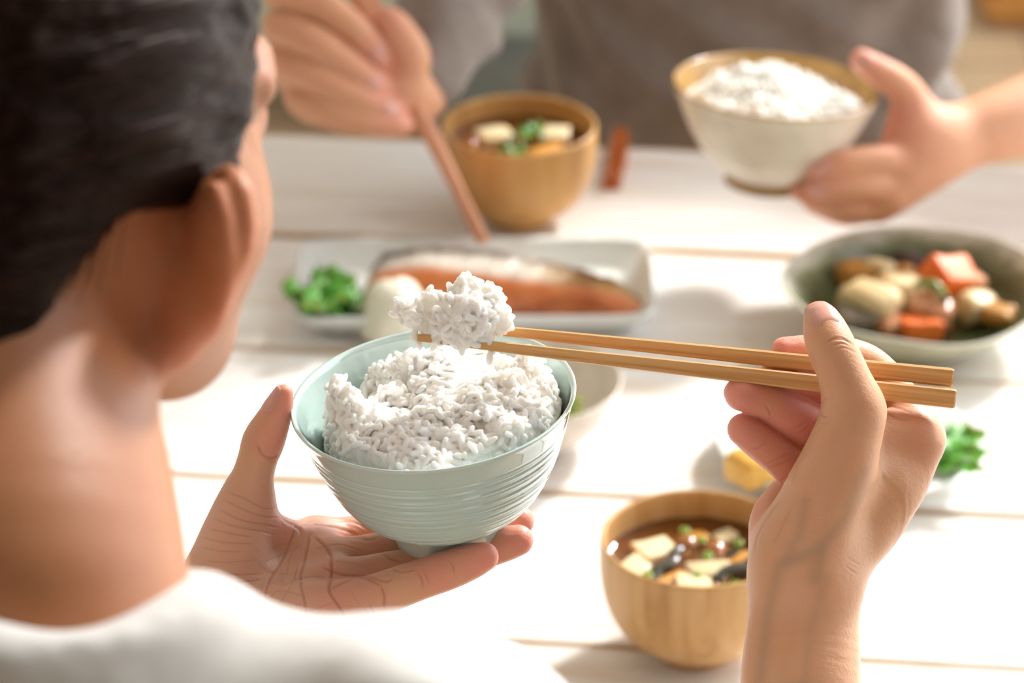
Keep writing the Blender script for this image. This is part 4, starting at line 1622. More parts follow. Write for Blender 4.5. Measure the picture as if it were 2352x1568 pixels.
    lathe_obj('inside', CM([(9.03, 3.95), (8.96, 4.02), (8.8, 3.98)]) + [tuple(q) for q in spline(CM([(8.7, 3.9), (7.6, 2.9), (6.3, 1.85), (4.8, 1.25), (2.0, 1.05), (0, 1.0)]), 5)], e, m.m, 96, wob)
    lathe_obj('foot_ring', CM([(3.9, 0.8), (3.95, 0.05), (4.1, 0), (4.35, 0.0), (4.45, 0.08), (4.4, 0.6), (4.6, 0.7)]), e, mo, 72)
    taro = simple_mat('taro', srgb(206, 176, 122), srgb(232, 210, 166), 70, 0.42, 0.2, 0.2, 0.4, 0.1)
    fried = simple_mat('golden_fried', srgb(180, 118, 40), srgb(216, 160, 80), 90, 0.35, 0, 0.4, 0.5, 0.3)
    carrot = simple_mat('carrot', srgb(226, 102, 30), srgb(240, 130, 54), 50, 0.45, 0.2, 0.1, 0.4, 0.0)
    konjac = simple_mat('konjac', srgb(92, 80, 68), srgb(128, 112, 94), 200, 0.2, 0, 0.2, 0.5, 0.4)
    chick = simple_mat('chicken', srgb(170, 104, 62), srgb(204, 148, 104), 90, 0.35, 0.1, 0.5, 0.5, 0.3)
    egg = simple_mat('eggplant', srgb(38, 24, 34), srgb(66, 44, 54), 60, 0.15, 0, 0.1, 0.5, 0.5)
    bean = simple_mat('green_bean', srgb(92, 118, 44), srgb(126, 146, 66), 80, 0.3)
    stew = [
        ('taro_chunk', 'large pale taro chunk at the front left of the simmered vegetables', 'taro', taro, 2000, 690, 2.9, (4.0, 2.4, 2.2), -0.7, 0.3),
        ('taro_chunk', 'pale taro chunk in the middle of the simmered vegetables', 'taro', taro, 2070, 665, 2.6, (3.0, 2.4, 2.0), 0.3, 0.1),
        ('taro_chunk', 'small beige taro chunk topping the back of the simmered vegetables', 'taro', taro, 2020, 618, 2.9, (1.8, 1.6, 1.4), 0.9, 0.2),
        ('taro_chunk', 'pale taro chunk at the right front of the simmered vegetables', 'taro', taro, 2245, 705, 2.3, (2.8, 2.0, 1.8), 0.4, 0.2),
        ('fried_tofu', 'golden fried tofu piece at the back left of the simmered vegetables', 'fried tofu', fried, 1968, 630, 2.5, (2.4, 1.8, 1.6), 0.2, 0.0),
        ('fried_tofu', 'golden fried tofu piece at the right rim of the simmered vegetables', 'fried tofu', fried, 2296, 722, 2.3, (1.9, 1.5, 1.2), -0.4, 0.2),
        ('fried_tofu', 'golden fried tofu piece behind the taro in the simmered vegetables', 'fried tofu', fried, 2080, 628, 2.3, (2.2, 1.5, 1.4), 0.8, 0.0),
        ('carrot_chunk', 'bright orange carrot chunk on top of the simmered vegetables', 'carrot', carrot, 2180, 638, 3.1, (2.9, 2.6, 2.0), 0.5, 0.35),
        ('carrot_chunk', 'orange carrot chunk at the front rim of the simmered vegetables', 'carrot', carrot, 2115, 755, 1.9, (2.6, 1.6, 1.5), 0.1, 0.0),
        ('konjac_piece', 'grey konjac piece at the front left of the simmered vegetables', 'konjac', konjac, 1968, 738, 2.0, (2.8, 1.8, 1.8), 0.2, 0.1),
        ('chicken_piece', 'brown chicken piece in the centre front of the simmered vegetables', 'chicken', chick, 2140, 715, 2.5, (3.0, 2.0, 1.8), -0.3, 0.2),
        ('chicken_piece', 'brown chicken piece right of the carrot in the simmered vegetables', 'chicken', chick, 2232, 655, 2.4, (2.2, 1.8, 1.6), 0.7, 0.1),
        ('chicken_piece', 'pinkish chicken piece between konjac and carrot in the simmered vegetables', 'chicken', chick, 2048, 752, 1.9, (1.8, 1.4, 1.3), 0.5, 0.1),
        ('eggplant_piece', 'dark purple eggplant piece behind the carrot in the simmered vegetables', 'eggplant', egg, 2102, 608, 2.7, (3.4, 1.5, 1.2), -0.35, 0.1),
    ]
    for k, (nm, lab, cat, mt, px, py, z, size, rz, tilt) in enumerate(stew):
        p = on_z(px, py, gd[2] + z / 100)
        me = chunk(nm, size[0] / 100, size[1] / 100, size[2] / 100, k * 13 + 5, 0.06, 0.28 if nm != 'carrot_chunk' else 0.14)
        place(nm, me, p, mt, lab, cat, 'simmered vegetables in the green dish', (tilt, tilt * 0.6, rz))
    p0, p1 = on_z(2100, 655, gd[2] + 0.036), on_z(2178, 690, gd[2] + 0.034)
    mid = (p0 + p1) / 2 + np.array([0, 0, 0.004])
    V, F = tube(spline([(*(p0 - mid), 0.002), (*(0.25 * (p0 - mid) + np.array([0, 0, .003])), 0.0034), (*(0.4 * (p1 - mid) + np.array([0, 0, .003])), 0.0034), (*(p1 - mid), 0.002)], 5), 10)
    place('green_bean', mesh_np('green_bean', V, F), mid, bean, 'green bean lying across the simmered vegetables', 'bean')

    # ---- beige bowl behind the celadon bowl
    bb = on_z(1208, 1012)
    e = empty('side_bowl', bb)
    tag(e, 'beige stoneware bowl half hidden behind the celadon bowl', 'bowl')
    mb = simple_mat('beige_glaze', srgb(208, 196, 182), srgb(226, 217, 206), 90, 0.3, 0, 0.15)
    lathe_obj('body', [tuple(q) for q in spline(CM([(2.7, 0.5), (3.6, 0.75), (4.8, 1.7), (5.6, 3.0), (6.05, 4.4)]), 5)] + CM([(6.1, 4.5), (6.05, 4.58), (5.95, 4.56)]) +
              [tuple(q) for q in spline(CM([(5.85, 4.4), (5.3, 3.0), (4.5, 1.9), (3.0, 1.1), (0, 0.9)]), 5)], e, mb, 96)
    lathe_obj('foot_ring', CM([(2.4, 0.7), (2.45, 0.04), (2.55, 0), (2.75, 0), (2.8, 0.05), (2.78, 0.5), (2.9, 0.6)]), e, mb, 64)
    gr = leaf_mat('greens', srgb(58, 118, 24), srgb(140, 188, 60))
    gp = on_z(1286, 982, bb[2] + 0.018)
    e = empty('blanched_greens', gp)
    tag(e, 'bright green blanched leaves heaped in the beige bowl', 'greens')
    for k in range(9):
        me = leaf_mesh('leaf', rr.uniform(0.016, 0.024), rr.uniform(0.010, 0.015), 50 + k, 0.35, 0.16)
        o = link('leaf', me, e, gr)
        o.location = (rr.uniform(-0.006, 0.006), rr.uniform(-0.006, 0.006), 0.003 + 0.0012 * k)
        o.rotation_euler = (rr.uniform(-0.4, 0.4), rr.uniform(-0.5, 0.1), k * 2.1)

    # ---- small white plate behind the right hand
    sp = on_z(1940, 1065)
    e = empty('small_plate', sp)
    tag(e, 'round white side plate behind the woman\'s chopstick hand', 'plate')
    lathe_obj('dish', CM([(0, 0.55), (4.3, 0.5), (4.4, 0.05), (4.6, 0), (4.75, 0.05), (4.8, 0.5), (6.5, 1.2), (8.0, 1.75), (8.2, 1.86), (8.22, 1.94), (8.1, 1.98), (6.5, 1.5), (4.9, 0.85), (0, 0.8)]), e, por, 96)
    me = chunk('rolled_omelette', 0.034, 0.026, 0.02, 3, 0.03, 0.25)
    place('rolled_omelette', me, on_z(1742, 1072, sp[2] + 0.024), simple_mat('omelette', srgb(222, 168, 70), srgb(238, 198, 104), 60, 0.4, 0.2),
          'yellow rolled omelette slice on the small white plate', 'omelette', None, (0, 0, 0.5))
    e = empty('garnish_leaf', on_z(2150, 1078, sp[2] + 0.016))
    tag(e, 'bright green garnish leaves on the right of the small white plate', 'leaf')
    for k in range(4):
        o = link('leaf', leaf_mesh('leaf', 0.040, 0.017, 80 + k, 0.25, 0.06, teeth=3), e, par)
        o.location = (0.002 * k - 0.004, 0.003 * (k % 3), 0.0015 * k)
        o.rotation_euler = (0.1 * k, -0.25, -0.6 + 0.55 * k)

    # ---- chopstick rest of the person opposite
    c0, c1 = on_z(1424, 328), on_z(1404, 436)
    d = c1 - c0
    m = mat_bamboo('lacquered_wood', srgb(120, 56, 22), srgb(176, 92, 40), srgb(196, 112, 54), 0.5)
    m.node_tree.nodes['Principled BSDF'].inputs['Roughness'].default_value = 0.15
    V, F = [], []
    n = 17
    Lr = np.linalg.norm(d)
    sec = [(-1, 0), (1, 0), (1.05, 0.35), (0.9, 0.8), (0.5, 1), (-0.5, 1), (-0.9, 0.8), (-1.05, 0.35)]
    for i in range(n):
        t = i / (n - 1)
        w = 0.0078 * (0.82 + 0.18 * math.sin(math.pi * t))
        h = 0.009 + 0.004 * (2 * t - 1) ** 2
        for y, z in sec:
            V.append(((t - 0.5) * Lr, y * w, z * h))
    for i in range(n - 1):
        for s in range(8):
            u = (s + 1) % 8
            F.append([i * 8 + s, i * 8 + u, (i + 1) * 8 + u, (i + 1) * 8 + s])
    F.append(list(range(8))[::-1])
    F.append([(n - 1) * 8 + s for s in range(8)])
    V = [(x, y, z) for x, y, z in V]
    me = mesh_np('chopstick_rest', V, F, False)
    place('chopstick_rest', me, (c0 + c1) / 2, m, 'reddish brown wooden chopstick rest right of the far soup bowl', 'chopstick rest', None, (0, 0, math.atan2(d[1], d[0])))

    # ---- cream bowl held by the person opposite
    rim = P(1782, 195, 2.40)
    ry = Matrix.Rotation(math.radians(3.5), 4, 'Y') @ Matrix.Rotation(math.radians(-4), 4, 'X')
    zz = ry @ Vector((0, 0, 1))
    org = Vector(rim) - zz * 0.072
    MW = Matrix.Translation(org) @ ry
    e = empty('rice_bowl')
    e.matrix_world = MW
    tag(e, 'cream stoneware rice bowl with brown rim held by the person opposite', 'bowl')
    mc = simple_mat('cream_glaze', srgb(214, 200, 176), srgb(228, 218, 200), 40, 0.25, 0, 0.1, 0.5, 0.3)
    mbn = simple_mat('brown_glaze', srgb(150, 112, 56), srgb(186, 148, 88), 50, 0.25, 0, 0.1, 0.5, 0.3)
    out = ripple([tuple(q) for q in spline(CM([(2.9, 0.75), (3.5, 1.1), (4.7, 2.3), (5.7, 3.9), (6.5, 5.6), (7.0, 6.9)]), 10)], 0.0002, 8, 0.012, 0.065, 0.004)
    lathe_obj('body', out + CM([(7.06, 7.05)]), e, mc, 112)
    lathe_obj('rim', CM([(7.06, 7.05), (7.08, 7.16), (7.0, 7.22), (6.9, 7.15)]) + [tuple(q) for q in spline(CM([(6.8, 6.9), (6.1, 5.3), (5.1, 3.4), (3.6, 1.9), (0, 1.2)]), 5)], e, mbn, 112)
    lathe_obj('foot_ring', CM([(2.5, 1.0), (2.5, 0.05), (2.65, 0), (2.95, 0), (3.05, 0.06), (2.9, 0.5), (2.95, 0.8)]), e, mbn, 80)
    def hf(x, y):
        X, Y = x * 100, y * 100
        h = 1.1 - 0.055 * (X * X + Y * Y) + 0.45 * vnoise(X * 0.8, Y * 0.8, 14) + 0.25 * vnoise(X * 1.9, Y * 1.9, 15) + 0.9 * np.exp(-((X + 1) ** 2 + (Y - 1.2) ** 2) / 3)
        return h / 100
    pos, nrm = heap(hf, 0.062, 0.0020, 31, layers=1, points=True)
    kp = thin_out(pos, 0.0034)
    pos, nrm = pos[kp], nrm[kp]
    pos[:, 2] += 0.066
    rin = np.interp(np.clip(pos[:, 2], 0.012, 0.072), [0.012, 0.019, 0.034, 0.053, 0.069, 0.0715], [0.02, 0.036, 0.051, 0.061, 0.068, 0.2]) - 0.003
    pos[:, :2] *= np.minimum(1, rin / np.maximum(np.hypot(pos[:, 0], pos[:, 1]), 1e-6))[:, None]
    g = Grid((-0.066, -0.066, 0.036), (0.066, 0.066, 0.098), 0.0010, 0.01)
    X, Y, Z = g.pts((slice(0, g.n[0]), slice(0, g.n[1]), slice(0, g.n[2])))
    xx, yy = np.broadcast_arrays(X[:, :, 0].astype(float), Y[:, :, 0].astype(float))
    hh = (hf(xx.ravel(), yy.ravel()).reshape(xx.shape) + 0.0635).astype(np.float32)
    zb = np.clip(Z, 0.012, 0.0705)
    wall = np.sqrt(X * X + Y * Y) - (np.interp(zb.ravel(), [0.012, 0.019, 0.034, 0.053, 0.069, 0.0715], [0.02, 0.036, 0.051, 0.061, 0.068, 0.069]).astype(np.float32).reshape(zb.shape) - np.float32(0.0015))
    g.v = np.maximum(np.maximum((Z - hh[:, :, None]) * np.float32(0.7), wall), np.float32(0.042) - Z)
    rng2 = np.random.default_rng(78)
    n = len(pos)
    g.add_grains(pos, grain_axes(nrm, 0.45, rng2), rng2.uniform(0.006, 0.008, n), rng2.uniform(0.003, 0.0038, n), 0.0005)
    g.v = np.maximum(g.v, wall)
    V, F = g.mesh()
    return MW, V, F


# ------------------------------------------------------------------ people
def frame(phi, tau, roll=0.0):
    """columns right, forward, up of a head or trunk turned by phi to the right and bowed by tau"""
    f = np.array([math.sin(phi) * math.cos(tau), math.cos(phi) * math.cos(tau), -math.sin(tau)])
    r = np.array([math.cos(phi), -math.sin(phi), 0.0])
    u = np.cross(r, f)
    if roll:
        r, u = r * math.cos(roll) + u * math.sin(roll), u * math.cos(roll) - r * math.sin(roll)
    return r, f, u


class Body:
    """accumulates the pieces of one person's skin surface into a single mesh"""

    def __init__(self):
        self.V, self.F, self.C, self.n = [], [], [], 0

    def add(self, V, F, C):
        self.V.append(V)
        self.F.append(F + self.n)
        self.C.append(C)
        self.n += len(V)

    def make(self, org, parent, mat):
        me = mesh_np('body', np.vstack(self.V) - org, np.vstack(self.F))
        set_color(me, 'tint', np.vstack(self.C))
        return link('body', me, parent, mat)


def head_parts(g, c, fr):
    r, f, u = fr
    B = np.stack([r, f, u])
    W = lambda a, b, d: c + r * a + f * b + u * d
    g.add_ell(W(0, -0.008, 0.028), (0.074, 0.094, 0.088), B, 0.01)
    g.add_ell(W(0, 0.034, -0.018), (0.056, 0.060, 0.052), B, 0.03)
    g.add_ell(W(0, 0.070, -0.071), (0.026, 0.026, 0.022), B, 0.03)
    for s in (-1, 1):
        g.add_ell(W(0.036 * s, 0.050, -0.026), (0.026, 0.030, 0.028), B, 0.02)
        g.add_sweep(np.array([[*W(0.058 * s, 0.006, -0.026), 0.014], [*W(0.050 * s, 0.020, -0.046), 0.015], [*W(0.026 * s, 0.060, -0.070), 0.018]]), 0.025, 6)
        g.add_ell(W(0.032 * s, 0.094, 0.006), (0.015, 0.012, 0.010), B, 0.010, sub=True)
        g.add_ell(W(0.031 * s, 0.078, 0.006), (0.0125, 0.0125, 0.0125), B, 0.004)
        g.add_sweep(np.array([[*W(0.012 * s, 0.090, 0.024), 0.006], [*W(0.032 * s, 0.086, 0.028), 0.006], [*W(0.050 * s, 0.070, 0.022), 0.005]]), 0.012, 4)
        # ear: curled rim, hollow shell, small flap in front and lobe
        o = r * (0.92 * s) - f * 0.39
        lat = r * (0.39 * s) + f * 0.92
        q = lambda a, b, d=0.0: W(0.0735 * s, 0.004, -0.016) + o * a * 0.86 + u * b * 0.82 + f * b * 0.10 + lat * d
        g.add_ell(q(0.0150, 0.002, 0.0055), (0.0150, 0.0265, 0.0050), np.stack([o, u, lat]), 0.006)
        g.add_ell(q(0.010, -0.004, 0.0125), (0.0075, 0.0105, 0.0060), np.stack([o, u, lat]), 0.003, sub=True)
        g.add_sweep(np.array([[*q(0.006, 0.002, 0.004), 0.0026], [*q(0.000, 0.012, 0.006), 0.0030], [*q(0.002, 0.025, 0.008), 0.0036], [*q(0.011, 0.033, 0.010), 0.0040], [*q(0.021, 0.029, 0.011), 0.0042],
                              [*q(0.0265, 0.015, 0.012), 0.0040], [*q(0.026, 0.000, 0.010), 0.0036], [*q(0.021, -0.014, 0.007), 0.0036], [*q(0.014, -0.025, 0.004), 0.0046], [*q(0.007, -0.033, 0.003), 0.0058],
                              [*q(0.002, -0.029, 0.002), 0.0048]]), 0.003, 5)
        g.add_sweep(np.array([[*q(0.011, 0.021, 0.007), 0.0026], [*q(0.018, 0.008, 0.008), 0.0030], [*q(0.015, -0.012, 0.006), 0.0030]]), 0.003, 5)
        g.add_ell(q(0.006, -0.020, 0.002), (0.0090, 0.0140, 0.0060), np.stack([o, u, lat]), 0.008)
        g.add_ell(q(0.001, -0.007, 0.006), (0.0040, 0.0060, 0.0050), np.stack([o, u, lat]), 0.004)
    g.add_sweep(np.array([[*W(0, 0.088, 0.012), 0.007], [*W(0, 0.098, -0.010), 0.008], [*W(0, 0.106, -0.030), 0.0105]]), 0.008, 5)
    for s in (-1, 1):
        g.add_ell(W(0.011 * s, 0.094, -0.034), (0.007, 0.009, 0.007), B, 0.006)
    g.add_ell(W(0, 0.086, -0.058), (0.022, 0.010, 0.0055), B, 0.005)
    g.add_ell(W(0, 0.084, -0.068), (0.019, 0.010, 0.0060), B, 0.005)


def tint_near(V, base, spots):
    c = np.tile(base, (len(V), 1))
    for p, rad, tone, amt in spots:
        w = np.clip(np.clip(1 - np.linalg.norm(V - p, axis=1) / rad, 0, 1) * amt, 0, 1)[:, None]
        c = c * (1 - w) + tone * w
    return c


def cut_plane(g, p, n, k):
    """keep the side of the plane where (x-p).n < 0"""
    X, Y, Z = g.pts((slice(0, g.n[0]), slice(0, g.n[1]), slice(0, g.n[2])))
    d = ((X - np.float32(p[0])) * np.float32(n[0]) + (Y - np.float32(p[1])) * np.float32(n[1]) + (Z - np.float32(p[2])) * np.float32(n[2]))
    g.v = -smin(-g.v, -d, k)


def mat_cloth(name, c0, c1, knit=900, rough=0.9, fuzz=0.3):
    m = M(name)
    v = m.coord('Object')
    nz = m.noise(v, 35, 2, 0.7)
    m.base(m.ramp(nz, [(0.3, c0), (0.7, c1)])).set(Roughness=rough)
    m.b.inputs['Sheen Weight'].default_value = fuzz
    m.b.inputs['Specular IOR Level'].default_value = 0.2
    m.bump(m.math('MULTIPLY_ADD', m.noise(v, knit, 1), 0.03, m.noise(m.coord('Object', (14, 30, 14)), 1.0, 2, 0.5, 0.4)), 0.5, 0.008)
    return m.m


def mat_hair():
    m = M('dark_hair')
    v = m.coord('Object', (130, 5, 130))
    st = m.noise(v, 1.6, 3, 0.65, 0.4)
    m.base(m.ramp(st, [(0.3, srgb(14, 9, 7)), (0.6, srgb(30, 18, 13)), (0.8, srgb(56, 35, 25))])).set(Roughness=0.42)
    m.b.inputs['Specular IOR Level'].default_value = 0.18
    m.b.inputs['Anisotropic'].default_value = 0.6
    m.b.inputs['Specular Tint'].default_value = (*srgb(190, 130, 90), 1)
    m.bump(st, 0.8, 0.003)
    return m.m


SKIN = mat_skin()
SKIN_FAR = mat_skin('skin_far', False)
NAIL = mat_nail()


def build_woman():
    hr = frame(math.radians(37), math.radians(9), math.radians(1))
    r, f, u = hr
    ear = P(400, 585, 1.085)
    c = ear - r * 0.0735 - f * 0.004 + u * 0.016
    Wd = lambda a, b, d: c + r * a + f * b + u * d
    wp = hp(1.06)
    neck0 = Wd(0, -0.030, -0.045)
    neck1 = wp([(0, 1430, 0, 1)])[0, :3]
    org = np.array([neck1[0], neck1[1], 0.70])
    e = empty('person', org)
    tag(e, 'woman in a white shirt seen from behind holding a rice bowl and chopsticks', 'person')
    body = Body()
    trapR = [(-25, 1500, -0.5, 330), (250, 1640, -0.8, 318), (600, 1745, -0.6, 332), (960, 1865, 0.2, 372)]
    trapL = [(-50 - x, y, d, r_) for x, y, d, r_ in trapR]
    shR, shL = wp(trapR)[-1, :3], wp(trapL)[-1, :3]
    # head and neck
    g = Grid(np.minimum(c, neck1) - 0.15, np.maximum(c, neck1) + 0.16, 0.0022, 0.02)
    head_parts(g, c, hr)
    nm = (neck0 + neck1) / 2 + np.array([0.006, -0.002, 0])
    g.add_sweep(np.array([[*neck0, 0.058], [*nm, 0.0575], [*neck1, 0.0585], [*(neck1 - np.array([0, -0.012, 0.04])), 0.054]]), 0.02, 6)
    tr, tf, tu = frame(math.radians(5), math.radians(10))
    for rows in (trapR, trapL):
        q = wp(rows)
        q[:, 3] -= 0.012
        q[:, 1] += 0.004
        g.add_sweep(q[:3], 0.012, 6)
    V, F = g.mesh()
    V = relax(V, F, 3)
    col = tint_near(V, np.array(srgb(180, 124, 86)), [(ear + r * 0.016 - f * 0.005, 0.045, np.array(srgb(226, 154, 116)), 1.6), (ear - u * 0.028, 0.022, np.array(srgb(222, 144, 126)), 0.6),  # tanned head and neck darkened for shade; ear lightened for backlit glow
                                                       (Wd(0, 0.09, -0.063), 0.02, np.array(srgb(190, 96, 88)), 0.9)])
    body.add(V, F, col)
    # trunk and upper arms, under the shirt
    wr = hp(LB)([(330, 1510, -2.6, 100), (380, 1478, -1.6, 100)])
    wR = hp(RB)([(1836, 1650, -0.5, 134), (1837, 1610, -0.3, 126)])
    elR = wR[0, :3] + (wR[0, :3] - wR[1, :3]) / np.linalg.norm(wR[0, :3] - wR[1, :3]) * 0.16
    elR = np.array([elR[0] + 0.015, elR[1] - 0.01, elR[2]])
    elL = np.array([shL[0] - 0.05, shL[1] + 0.12, shL[2] - 0.22])
    pel = np.array([neck1[0] - 0.01, neck1[1] - 0.06, 0.70])
    mid = (neck1 + pel) / 2 + np.array([0, -0.02, 0])
    lo = np.min([shL, shR, elR, elL, pel, mid], 0) - 0.17
    hi = np.max([shL, shR, elR, elL, neck1, wR[0, :3], wr[0, :3]], 0) + 0.14
    g = Grid(lo, hi, 0.005, 0.05)

    def trunk(g, off):
        for a in (-0.06, 0.06):
            g.add_sweep(np.array([[*(neck1 + tr * a * 1.1 + np.array([0, -0.02, -0.12])), 0.070 + off], [*(mid + tr * a), 0.082 + off], [*(pel + tr * a * 1.3), 0.088 + off]]), 0.05, 5)
        for rows in (trapR, trapL):
            q = wp(rows)
            q[:, 3] += off
            g.add_sweep(q, 0.03, 6)
    def arms(g, off, stop):
        for sh, el, w in ((shR, elR, wR[0]), (shL, elL, wr[0])):
            m2 = el + (w[:3] - el) * 0.3
            rows = [[*sh, 0.048 + off], [*(sh * 0.5 + el * 0.5), 0.042 + off], [*el, 0.039 + off], [*m2, 0.038 + off * 0.8]]
            if not stop:
                rows.append([*w[:3], w[3]])
            g.add_sweep(np.array(rows), 0.03, 6)
    trunk(g, -0.012)
    arms(g, -0.008, False)
    nA, nB, nC = P(-25, 1462, 0.99), P(480, 1362, 1.06), P(-530, 1362, 1.06)
    npl = np.cross(nB - nA, nC - nA)
    npl /= np.linalg.norm(npl)
    if npl[2] < 0:
        npl = -npl
    V, F = g.mesh()
    V = relax(V, F, 2)
    body.add(V, F, np.tile(TONE_BACK, (len(V), 1)))
    # hands
    gl, V, F, C = build_hand(LB, LH_PALM, LH_FING, LH_CREASE, LH_TINT)
    body.add(V, F, C)
    gr, V, F, C = build_hand(RB, RH_PALM, RH_FING, RH_CREASE, RH_TINT)
    body.add(V, F, C)
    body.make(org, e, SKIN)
    # nails
    fl, fr_ = hp(LB), hp(RB)
    for g_, f_, (px, py, dd), nrm, td, w, l in (
            (gr, fr_, (1890, 724, -1.25), -FW * 0.95 + RT * 0.12 + UP * 0.3, UP * 0.97 - RT * 0.14, 0.0135, 0.0150),
            (gl, fl, (625, 918, 0.0), -RT * 0.80 - FW * 0.45 + UP * 0.28, UP * 0.88 + RT * 0.45, 0.0090, 0.0130),
            (gr, fr_, (1795, 790, 1.6), UP * 0.75 + FW * 0.5 - RT * 0.25, -RT, 0.0105, 0.0125),
            (gr, fr_, (1680, 905, 1.0), -RT * 0.6 + FW * 0.8 + UP * 0.1, -RT * 0.8 + UP * 0.35, 0.0100, 0.0115)):
        V, F = nail_mesh(g_, f_([(px, py, dd, 1)])[0, :3], nrm, td, w, l)
        link('fingernail', mesh_np('fingernail', np.asarray(V) - org, F), e, NAIL)
    # shirt
    g = Grid(lo - 0.01, hi + 0.01, 0.0035, 0.05)
    trunk(g, 0.0)
    arms(g, 0.009, True)
    g.add_sweep(np.array([[*(neck1 + np.array([0, 0, 0.03])), 0.0635], [*(neck1 - np.array([0, 0.015, 0.05])), 0.072]]), 0.02)
    cut_plane(g, nA, npl, 0.003)
    # open the neckline round the neck
    V, F = g.mesh()
    V = relax(V, F, 2)
    N = vnormals(V, F)
    q = V - org
    V = V + N * (0.0045 * np.sin(q[:, 0] * 34 + q[:, 2] * 55 + 2.2 * np.sin(q[:, 1] * 22 + 1)) * np.sin(q[:, 1] * 30 + q[:, 0] * 14 + 0.6) + 0.0015 * np.sin(q[:, 0] * 110 + q[:, 2] * 60))[:, None]
    so = link('shirt', mesh_np('shirt', V - org, F), e, mat_cloth('white_jersey', srgb(196, 194, 190), srgb(212, 211, 208)))
    # collar band
    # hair
    h0 = empty('hair_frame')
    bpy.data.objects.remove(h0)
    R4 = Matrix(((r[0], f[0], u[0]), (r[1], f[1], u[1]), (r[2], f[2], u[2])))
    Gh = Grid((-0.13, -0.20, -0.14), (0.13, 0.14, 0.16), 0.002, 0.03)
    I3 = np.eye(3)
    Gh.add_ell((0, -0.012, 0.030), (0.083, 0.103, 0.098), I3, 0.01)
    Gh.add_ell((0, -0.054, -0.052), (0.068, 0.064, 0.078), I3, 0.03)
    cut_plane(Gh, (0, -0.020, 0.004), (0, 0.82, -0.57), 0.012)
    V1 = Gh.v.copy()
    # side hair in front of the ear: a second cap cut along the temple
    Gs = Grid((-0.13, -0.20, -0.14), (0.13, 0.14, 0.16), 0.002, 0.03)
    Gs.add_ell((0, -0.012, 0.030), (0.0825, 0.103, 0.098), I3, 0.01)
    cut_plane(Gs, (0, 0.046, 0.010), (0, 0.95, -0.30), 0.008)
    cut_plane(Gs, (0, 0.02, -0.006), (0, -0.2, -0.98), 0.010)
    Gh.v = smin(V1, Gs.v, 0.006)
    # gathered knot at the back
    Gh.add_ell((-0.01, -0.135, 0.015), (0.042, 0.036, 0.042), I3, 0.02)
    V, F = Gh.mesh()
    V = relax(V, F, 3)
    N = vnormals(V, F)
    s = vnoise(V[:, 0] * 150 + 20, V[:, 2] * 150 + V[:, 1] * 14 + 20, 3) + 0.6 * vnoise(V[:, 0] * 330 + 20, V[:, 2] * 330 + V[:, 1] * 25 + 40, 4)
    V = V + N * (0.0016 * s)[:, None]
    ho = link('hair', mesh_np('hair', V, F), e, mat_hair())
    ho.location = c - org
    ho.rotation_euler = R4.to_euler()
    # loose strands along the hairline: nape, ear and temple
    rng = np.random.default_rng(8)
    VV, FF, n = [], [], 0
    def strand(p, d, L, w):
        nonlocal n
        pts = []
        for k in range(6):
            t = k / 5
            q = p + d * L * t
            # stay close to the head or the neck surface
            e2 = np.array([q[0] / 0.0775, (q[1] + 0.01) / 0.0975, (q[2] - 0.028) / 0.0915])
            ln = np.linalg.norm(e2)
            if ln < 1.0:
                q = q + (e2 / ln * (1 - ln)) * 0.085
            pts.append([*q, w * (1 - 0.75 * t)])
        v, f_ = tube(np.array(pts), 4)
        VV.extend(v)
        FF.extend([[i + n for i in ff] for ff in f_])
        n += len(v)
    for k in range(420):
        t = rng.uniform(0, 1)
        sx = rng.choice([-1, 1]) * (1 - 0.95 * t * rng.uniform(0.6, 1))
        y, z = -0.022 - 0.068 * t, 0.004 - 0.098 * t
        x = 0.080 * sx * math.sqrt(max(0.05, 1 - ((y + 0.012) / 0.103) ** 2 - ((z - 0.03) / 0.15) ** 2))
        strand(np.array([x, y, z + 0.010]), np.array([-0.15 * sx, -0.45, -0.9]) + rng.normal(0, 0.18, 3), rng.uniform(0.012, 0.030), 0.0004)
    for k in range(60):
        t = rng.uniform(0, 1)
        sx = rng.choice([-1, 1])
        y, z = 0.032 + 0.02 * t, 0.012 + 0.06 * t
        x = 0.081 * sx * math.sqrt(max(0.05, 1 - ((y + 0.012) / 0.103) ** 2 - ((z - 0.03) / 0.098) ** 2))
        strand(np.array([x, y, z]), np.array([0.0, -0.2, -1.0]) + rng.normal(0, 0.25, 3), rng.uniform(0.008, 0.016), 0.0003)
    link('strand', mesh_np('strand', np.array(VV), [list(map(int, x)) for x in FF]), ho, ho.data.materials[0])['kind'] = 'stuff'
    return e


